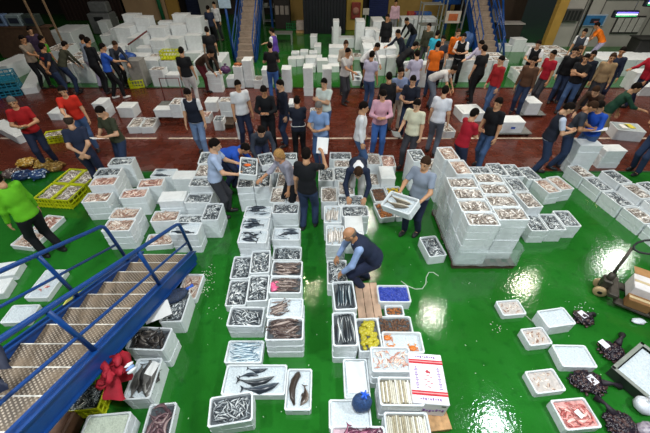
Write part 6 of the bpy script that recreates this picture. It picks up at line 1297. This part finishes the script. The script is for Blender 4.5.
# printed carton
rz = -.08
c_ = empty('printed_carton', (1.24, 1.78, .135), rz, 'white printed carton with two red tape bands on a pallet', 'carton'); cw, cdp, chh = .42, .60, .34
MB().box((0, 0, chh / 2), (cw, cdp, chh), ch=.008).obj('carton_body', mat('carton_white', 'eceaf0', .6, .04, 8), c_)
for y in (-.185, .19):
    b = MB(); b.box((0, y, chh + .003), (cw * .98, .05, .008)); b.box((0, y, chh + .008), (cw * .98, .012, .003), 1); b.obj('red_tape', [mat('tape_red', 'c8202c', .4), mat('tape_pale', 'e8a0a4', .4)], c_)
b = MB(); RI = mat('red_ink', 'c23344', .6); PI_ = mat('purple_ink', '8a5aa6', .6)
b.blob((.005, .07, chh + .002), (.022, .02, .003), 0); b.blob((.03, .062, chh + .002), (.012, .014, .003), 0); b.obj('heart_emblem', [RI, PI_], c_)
b = MB()
for k in range(7): b.box((.005 + .04 * math.sin(k * 2.1), .02 - .022 * k, chh + .002), (.035, .007, .003), 0, .6 * math.sin(k * 3))
b.obj('red_lettering', [RI, PI_], c_)
for sx, q_ in ((-.13, 7), (.14, 5)):
    b = MB()
    for k in range(14): b.box((sx, .12 - .019 * k, chh + .002), (.016 + .014 * (k * q_ % 3), .009, .003), 1)
    b.obj('purple_lettering', [RI, PI_], c_)
for sy in (-1, 1):
    b = MB()
    for k in range(9): b.box((-.11 + .028 * k, sy * .25 + .004 * (k % 2), chh + .002), (.016, .012 + .008 * (k % 3), .003), 1)
    b.obj('purple_lettering', [RI, PI_], c_)
b = MB()
for k in range(10): b.box((-.16 + .036 * k, -cdp / 2 - .001, chh * .45 + .02 * math.sin(k)), (.024, .003, .03 + .03 * (k % 2)), 1)
b.obj('purple_lettering', [RI, PI_], c_)
for sx in (-1, 1):
    MB().box((sx * .15, -cdp / 2 - .001, chh - .05), (.05, .004, .02)).obj('hand_hole', BLACKP, c_)
def sheet(label, loc, w, d, rot, m=PAPER, name='paper_sheet', cat='paper', wave=.012):
    b = MB(); n = 8; v = [((i / n - .5) * w, (j / n - .5) * d, wave * math.sin(i * 1.1 + j * .6)) for j in range(n + 1) for i in range(n + 1)]
    f = [(j * (n + 1) + i, j * (n + 1) + i + 1, (j + 1) * (n + 1) + i + 1, (j + 1) * (n + 1) + i) for j in range(n) for i in range(n)]
    b.add(v + [(p[0], p[1], p[2] - .003) for p in v], f + [tuple(q + len(v) for q in reversed(g)) for g in f], 0, True)
    o = b.obj(name, m, None, loc); o.rotation_euler = rot; return tag(o, label, cat)
sheet('white carton sheet lying over the dark squid beside the stair', (-2.36, 2.68, .50), .34, .26, (.12, .05, .55), name='carton_sheet', cat='carton sheet', wave=.004)
sheet('small white note on the grey flatfish', (-2.20, 1.95, .345), .11, .17, (.05, 0, -.3), name='paper_note', wave=.003)
sheet('small white note on the pink fish', (3.07, 1.49, .152), .07, .09, (0, 0, .5), name='paper_note', wave=.002)
sheet('rumpled white paper covering the upright box near the blue mesh bag', (.41, 1.93, .150), .25, .40, (0, 0, .05), name='cover_paper', wave=.010)
tag(MB().box((0, 0, 0), (.012, .06, .05), ch=.002).obj('yellow_tag', mat('yellow_tag', 'd8c92a', .5), None, (3.52, 2.30, .08), .2), 'small yellow tag on the side of the iced box', 'tag')
# tray of ice at right edge
t = empty('tray', (4.32, 1.86, 0), .5, 'dark green tray of white ice at the right photo edge', 'tray'); TG = mat('dark_tray', '1f2a22', .45, .2, 10); b = MB(); w, d, h = .70, .78, .17
b.box((0, 0, .01), (w - .04, d - .04, .02))
for sx in (-1, 1): b.box((sx * w / 2, 0, h / 2), (.03, d, h), ch=.008); b.box((0, sx * d / 2, h / 2), (w + .03, .03, h), ch=.008)
b.obj('shell', TG, t); b = MB(); 
for sx in (-1, 1): b.box((sx * w / 2, 0, h + .008), (.05, d + .05, .016), ch=.005); b.box((0, sx * d / 2, h + .008), (w + .05, .05, .016), ch=.005)
b.obj('rim', mat('tray_rim', '8b8f86', .4), t)
b = MB(); bed(b, w - .08, d - .08, 0, 0, .014, random.Random(3), 14, 16); o = b.obj('crushed_ice', ICE); o.matrix_world = Matrix.Translation((4.32, 1.86, h - .02)) @ Matrix.Rotation(.5, 4, 'Z'); tag(o, 'white crushed ice filling the dark green tray', 'ice', None, 'stuff')
tag(MB().box((-3.12, 1.30, .14), (.34, .36, .28), ch=.02).box((-3.12, 1.30, .285), (.30, .32, .02)).obj('brown_crate', mat('brown_crate_plastic', '6b4a38', .6, .2, 10)), 'brown crate under the near staircase at the bottom', 'crate')
# pallet jack
j = empty('pallet_jack', (4.60, 3.36, 0), 1.0, 'worn pallet jack at the right photo edge carrying cartons', 'pallet jack'); JM = mat('jack_dark_metal', '4a443c', .5, .3, 14, metal=.5); RUB = mat('tan_wheel', 'b59a72', .6, .15, 20)
Ry = Matrix.Rotation(PI / 2, 4, 'Y')
for sx in (-1, 1):
    w_ = MB().lathe([(.035, -.03), (.085, -.03), (.095, -.02), (.095, .02), (.085, .03), (.035, .03)], 20); w_.v = [(p[2] * 1 + sx * .10, p[1], p[0] + 0) for p in w_.v]
    o = w_.obj('steer_wheel', RUB, j, (0, .08, .095)); q = MB().lathe([(.0, -.034), (.034, -.034), (.034, .034), (.0, .034)], 12); q.v = [(p[2] + sx * .10, p[1], p[0]) for p in q.v]; q.obj('hub', BLACKP, o)
MB().box((0, .06, .24), (.16, .14, .2), ch=.02).box((0, -.05, .20), (.46, .14, .10), ch=.02).tube([(0, .06, .3), (0, .06, .45)], .05, 10).obj('pump_body', JM, j)
for sx in (-1, 1): MB().box((sx * .19, -.75, .11), (.15, 1.3, .06), ch=.015).obj('fork', JM, j)
MB().tube([(0, .06, .30), (.10, .04, .60), (.22, .02, .88)], [.026, .022, .022], 8).obj('handle', JM, j)
MB().tube([(.22 + .16 * math.sin(g) * .5, .02 + .17 * math.cos(g) - .17, .99 - .11 * math.cos(g + .8)) for g in [k * PI / 6 for k in range(12)]], .017, 8, closed=True).obj('grip_loop', BLACKP, j)
def jk(x, y): c, s = math.cos(1.0), math.sin(1.0); return (4.60 + x * c - y * s, 3.36 + x * s + y * c)
def carton(label, x, y, z, w, d, h, hexc, flap=False):
    X, Y = jk(x, y); r = empty('carton', (X, Y, z), 1.0, label, 'carton'); m = mat('carton_' + hexc, hexc, .75, .1, 8)
    MB().box((0, 0, h / 2), (w, d, h), ch=.008).obj('carton_body', m, r); MB().box((0, 0, h + .002), (.05, d * .98, .004)).obj('tape', mat('tape_tan', 'c9b48c', .4), r)
    if flap: MB().box((w / 2 + .08, 0, h), (.18, d * .95, .006)).obj('flap', mat('carton_a77b4c', 'a77b4c', .75), r)
carton('white carton with pink marks on the pallet jack', .10, -.42, .145, .34, .36, .26, 'dcd6d4', True)
carton('brown carton strapped at the near side of the pallet jack', -.19, -.36, .145, .15, .30, .16, '8a6238')
carton('brown carton farther along the pallet jack', -.19, -.70, .145, .15, .32, .18, '9a7040')
carton('white carton with faint red print at the right photo edge', .10, -.86, .145, .36, .42, .28, 'd5cfcc')
o = tag(MB().blob((0, 0, .03), (.11, .06, .03), 0, .2, 10, 6).obj('crumpled_plastic', WB, None, (4.80, 2.82, 0)), 'crumpled white plastic below the pallet jack', 'litter')
# strap, scraps
pts = [(1.30, 3.60), (1.39, 3.50), (1.51, 3.43), (1.63, 3.44), (1.71, 3.54), (1.75, 3.68), (1.82, 3.79), (1.90, 3.79), (1.97, 3.71)]
tag(MB().tube([(x, y, .008) for x, y in pts], .008, 6).obj('plastic_strap', mat('pale_strap', 'b9c9b4', .5)), 'pale plastic strap curled on the green floor', 'strap')
tag(MB().tube([(2.97, 3.2, .008), (3.1, 2.98, .008), (3.2, 2.8, .008)], .006, 6).obj('plastic_strap', mat('pale_strap', 'b9c9b4')), 'short pale strap lying near the wrapped pallet corner', 'strap')
def scraps(label, cx, cy, sx, sy, n, hexc, seed, flat=.4):
    rnd = random.Random(seed); b = MB()
    for i in range(n): r = rnd.uniform(.003, .008); b.blob((rnd.gauss(cx, sx), rnd.gauss(cy, sy), r * flat), (r * rnd.uniform(1, 2.2), r, r * flat), 0, .2, 6, 4, rnd.uniform(0, 3), rnd)
    tag(b.obj('ice_scraps', mat('scrap_' + hexc, hexc, .5, .2, 30)), label, 'scraps', None, 'stuff')
scraps('spilled ice at the foot of the near stair', -2.02, 3.62, .06, .16, 70, 'e4e2d4', 1)
scraps('yellowish scraps on the floor before the low block at right', 5.9, 5.75, .07, .07, 26, 'd8d890', 2)
scraps('pale scraps near the pallet jack', 4.05, 3.05, .12, .12, 30, 'd8e2da', 3)
scraps('small fish scraps left of the low boxes at right', 2.62, 2.72, .05, .05, 14, 'cfc8bc', 4)
scraps('small scraps strewn on the open green floor', 1.6, 2.6, 1.2, 1.2, 70, 'b8d0b0', 5)
scraps('small scraps strewn beside the near boxes', -1.0, 2.6, .9, 1.0, 60, 'b8d0b0', 6)
# stretch film on the pallet block
fx0, fy0 = 2.26, 3.98
def film():
    e0 = [s for s in ST if s[0].startswith('wrapped pallet')]; xs = [s[1] for s in e0]; ys = [s[2] for s in e0]
    x0, x1, y0, y1 = min(xs) - .28, max(xs) + .28, min(ys) - .19, max(ys) + .19
    rnd = random.Random(2); b = MB(); P = []
    per = [(x0, y1), (x0, y0), (x1, y0), (x1, y1)]; n = 14
    for a, c in zip(per[:-1], per[1:]):
        for k in range(n): t = k / n; P.append((a[0] + (c[0] - a[0]) * t, a[1] + (c[1] - a[1]) * t))
    P.append(per[-1]); Z = [.09, .2, .34, .46, .5]; v = []
    for j, z in enumerate(Z):
        for i, (x, y) in enumerate(P): v.append((x + rnd.uniform(-.008, .008), y + rnd.uniform(-.012, .006), (z if i > n else z + .45 * (n - i) / n * j / 4) + rnd.uniform(-.012, .012)))
    f = [(j * len(P) + i, j * len(P) + i + 1, (j + 1) * len(P) + i + 1, (j + 1) * len(P) + i) for j in range(len(Z) - 1) for i in range(len(P) - 1)]
    b.add(v, f, 0, True); tag(b.obj('stretch_film', mat('clear_film', 'dfe8ea', .12, .1, 6, alpha=.35, bump=.4)), 'clear stretch film wrapped round the big pallet of boxes', 'film')
    r = empty('wooden_pallet', ((x0 + x1) / 2, (y0 + y1) / 2, 0), 0, 'dark pallet under the stretch wrapped block of boxes', 'pallet'); w, d = x1 - x0, y1 - y0; DW = mat('dark_wood', '4a382a')
    for k in range(6): MB().box(((k / 5 - .5) * (w - .1), 0, .085), (.1, d, .022), ch=.004).obj('top_board', DW, r)
    for k in range(3): MB().box((0, (k - 1) * (d / 2 - .06), .037), (w, .09, .074), ch=.005).obj('bearer', DW, r)
film()

# ---------------------------------------------------------------- carts on the aisle
def cart(label, loc, rz, w, d, hz, m):
    r = empty('hand_cart', loc, rz, label, 'cart'); MB().box((0, 0, hz - .02), (w, d, .04), ch=.01).obj('platform', m, r)
    for sx in (-1, 1):
        for sy in (-1, 1):
            q = MB().lathe([(.0, -.018), (hz * .32, -.018), (hz * .32, .018), (.0, .018)], 14); q.v = [(p[2], p[1], p[0]) for p in q.v]; q.obj('wheel', BLACKP, r, (sx * (w / 2 - .08), sy * (d / 2 - .08), hz * .32))
            MB().box((sx * (w / 2 - .08), sy * (d / 2 - .08), hz * .65), (.06, .05, hz * .6)).obj('caster_bracket', STEEL, r)
    return r
r = cart('grey hand cart stacked with boxes on the red aisle', (-4.93, 10.36, 0), .03, .78, .80, .275, STEEL)
MB().tube([(-.3, .42, .2), (-.3, .5, .95), (.3, .5, .95), (.3, .42, .2)], .018, 8).obj('push_bar', mat('dark_red_steel', '6a2a28', .5), r)
xs = [s for s in ST if s[0] == 'box with a blue print on the trolley'][0]; cart('low dark trolley under the box with a blue print', (xs[1] + .1, xs[2], 0), 0, 1.0, .5, .115, STEEL)
xs = [s for s in ST if s[0] == 'box on the small cart beside the trio'][0]; cart('small cart under a white box beside the trio', (xs[1] + .1, xs[2], 0), 0, .8, .5, .095, STEEL)
# ---------------------------------------------------------------- far props
e = empty('fire_hose_cabinet', (1.72, 21.68, 1.0), 0, 'red fire hose cabinet on the ochre pillar', 'cabinet'); MB().box((0, 0, 0), (.5, .14, .8), ch=.02).obj('body', mat('fire_red', '7d2a20', .5, .2), e); MB().lathe([(.05, 0), (.18, 0), (.18, .04), (.05, .04)], 18, m=Matrix.Rotation(PI / 2, 4, 'X')).obj('hose_reel', mat('hose_pale', '9a6a5a', .6), e, (0, -.07, 0))
tag(MB().box((2.3, 21.7, .95), (.34, .03, .32), ch=.005).box((2.3, 21.72, .4), (.04, .03, .8)).obj('notice_sign', mat('sign_pale', 'b8b4ac', .6)), 'small pale sign beside the fire hose pillar', 'sign')
def shelf(label, loc, w, d, h, n, m, cat='shelf'):
    r = empty('steel_shelf', loc, 0, label, cat)
    for sx in (-1, 1):
        for sy in (-1, 1): MB().box((sx * w / 2, sy * d / 2, h / 2), (.05, .05, h)).obj('upright', m, r)
    for k in range(n): MB().box((0, 0, .15 + (h - .2) * k / (n - 1)), (w, d, .03)).obj('shelf_board', m, r)
    return r
GL = mat('pale_shelf_metal', 'aeb2ae', .5, .1)
shelf('pale steel shelf right of the far blue stair', (-3.35, 23.6, 0), .85, .5, 2.4, 4, GL)
for k in range(3): tag(MB().box((-3.55 + .28 * k, 23.6, .15 + .733 + .1 + (.733 if k == 1 else 0)), (.24, .34, .17), ch=.02).obj('white_bin', mat('bin_white', 'b9bab4', .5)), ['left white bin on the pale steel shelf', 'upper white bin on the pale steel shelf', 'right white bin on the pale steel shelf'][k], 'bin')
shelf('steel frame rack before the ochre wall, left', (5.0, 18.3, 0), .9, .6, 1.9, 3, STEEL, 'rack'); shelf('steel frame rack before the ochre wall, right', (6.1, 18.4, 0), .9, .6, 2.1, 3, STEEL, 'rack')
tag(MB().box((6.0, 17.98, 1.35), (.7, .03, .5), ch=.005).box((6.0, 17.96, 1.35), (.42, .02, .28), 1).obj('printed_sack', [mat('sack_pale', 'b3a79c', .6), mat('sack_orange', 'a8552a', .6)]), 'pale printed sack with an orange patch on the steel rack', 'sack')
tag(MB().blob((6.6, 17.2, .47), (.32, .2, .45), 0, .12, 12, 9).obj('blue_sack', mat('blue_sack', '3f5f94', .6, .3, 6)), 'blue sack hanging beside the right far staircase', 'sack')
e = empty('steel_bench', (-2.15, 18.9, 0), 0, 'grey steel bench behind the purple vest', 'bench'); MB().box((0, 0, .5), (1.0, .6, .04)).obj('bench_top', STEEL, e)
for sx in (-1, 1):
    for sy in (-1, 1): MB().box((sx * .45, sy * .25, .24), (.05, .05, .48)).obj('leg', STEEL, e)
e = empty('dark_cabinet', (-2.45, 22.4, 0), 0, 'dark cabinet with pale bundles beside the ochre bay', 'cabinet'); MB().box((0, 0, .8), (.9, .6, 1.6), ch=.02).obj('body', mat('dark_cabinet_wood', '241b18', .6), e)
for k in range(3): MB().box((-.28 + .28 * k, -.32, .95), (.22, .06, .45), ch=.02).obj('pale_bundle', mat('bundle_pale', '8d837c', .7), e)
pallet('small wooden crate base in the ochre bay', (-1.33, 21.3, 0), 0, .6, .5)
tag(MB().box((-1.33, 21.3, .36), (.55, .42, .44), ch=.02).obj('pale_sack_pile', mat('sack_pale2', 'a89a90', .7, .2)), 'pale sacks on the wooden crate base', 'sack')
tag(MB().box((-6.95, 12.98, .45), (.5, .5, .9), ch=.02).box((-6.95, 12.98, .91), (.52, .52, .02)).obj('grey_tub', mat('grey_tub', '8f8d88', .6)), 'tall plain grey tub beside the white counter', 'tub')
tag(MB().tube([(-8.3, 15.4, .8), (-7.7, 16.2, 1.15)], .03, 8).obj('red_stick', mat('red_stick', '6b231f', .5)), 'dark red stick leaning on the white stacks at left', 'stick')
tag(MB().tube([(-10.25, 24.3, 0), (-10.3, 24.3, 1.4), (-10.2, 24.3, 3)], .12, 8).obj('green_tarp_roll', mat('green_roll', '1f7048', .6)), 'green roll standing against the tan wall', 'roll')
xs = [s for s in ST if s[0].startswith('stack below the stair foot, shorter')][0]; e = empty('orange_fish', (xs[1], xs[2], xs[6] * xs[7] + .02), 0, 'orange fish on the shorter stack below the far stair', 'fish'); MB().blob((0, 0, 0), (.16, .1, .05), 0, .2, 10, 6).obj('body', mat('orange_fish', 'b0602c', .5), e)
# market stall at the far left
e = empty('market_stall', (-12.2, 16, 0), 0, 'tan pole frame of the stall at the far left', 'stall'); TP = mat('tan_pole', '8d7358', .7)
for x, y in ((-.0, 0), (.55, .3), (-2.4, 1.2)): MB().box((x, y, 1.5), (.06, .06, 3.0)).obj('pole', TP, e)
MB().box((-1.2, .6, 1.25), (2.7, .5, .06)).obj('counter', mat('stall_brown', '5a4030', .7, .2), e); MB().box((-1.2, .4, .62), (2.7, .06, 1.2)).obj('front_panel', mat('stall_brown', '5a4030'), e)
for k, (x, hx, lab) in enumerate([(-14.1, '6d84a8', 'blue-grey crate on the stall counter at the far left'), (-13.4, '7f8f94', 'pale grey crate on the stall counter'), (-12.7, '39443f', 'dark green crate on the stall counter')]): tag(MB().box((x, 16.6, 1.28 + .22), (.6, .4, .44), ch=.03).box((x, 16.39, 1.5), (.4, .02, .2), 1).obj('stall_crate', [mat('stall_' + hx, hx, .6), mat('stall_dark', '22283a', .6)]), lab, 'crate')
e = empty('grey_machine', (-12.3, 21.2, 0), 0, 'grey weighing machine behind the white counter box at left', 'machine'); GM = mat('machine_grey', '6a6c6c', .5, .15); MB().box((0, 0, .5), (1.2, .8, 1.0), ch=.04).obj('body', GM, e); MB().box((0, .1, 1.25), (1.0, .5, .5), ch=.06).obj('hood', GM, e); MB().box((0, -.42, .75), (.5, .03, .2)).obj('panel', BLACKP, e)
tag(MB().box((13.6, 15.2, .55), (1.6, .6, 1.1), ch=.02).box((13.6, 15.2, 1.12), (1.7, .7, .04)).obj('dark_counter', mat('dark_counter', '232321', .6)), 'dark counter by the insect lamps at the right', 'counter')
tag(MB().blob((13.7, 15.1, 1.22), (.4, .2, .08), 0, .15, 10, 6).obj('white_bundle', WB), 'white bundle on the dark counter at right', 'bundle')
tag(MB().box((9.7, 20.0, .35), (1.3, .6, .7), ch=.02).box((9.7, 20, .73), (1.4, .7, .05), 1).obj('side_table', [mat('table_dark', '3a332e', .6), mat('table_white', 'b8b2ac', .5)]), 'white topped table before the brown wall', 'table')
tag(MB().box((8.9, 20.4, .9), (.9, .06, .8), ch=.01).box((8.6, 20.45, .4), (.06, .06, .8)).box((9.2, 20.45, .4), (.06, .06, .8)).obj('grey_board', mat('board_grey', '6f6a66', .6)), 'grey board standing before the brown wall', 'board')
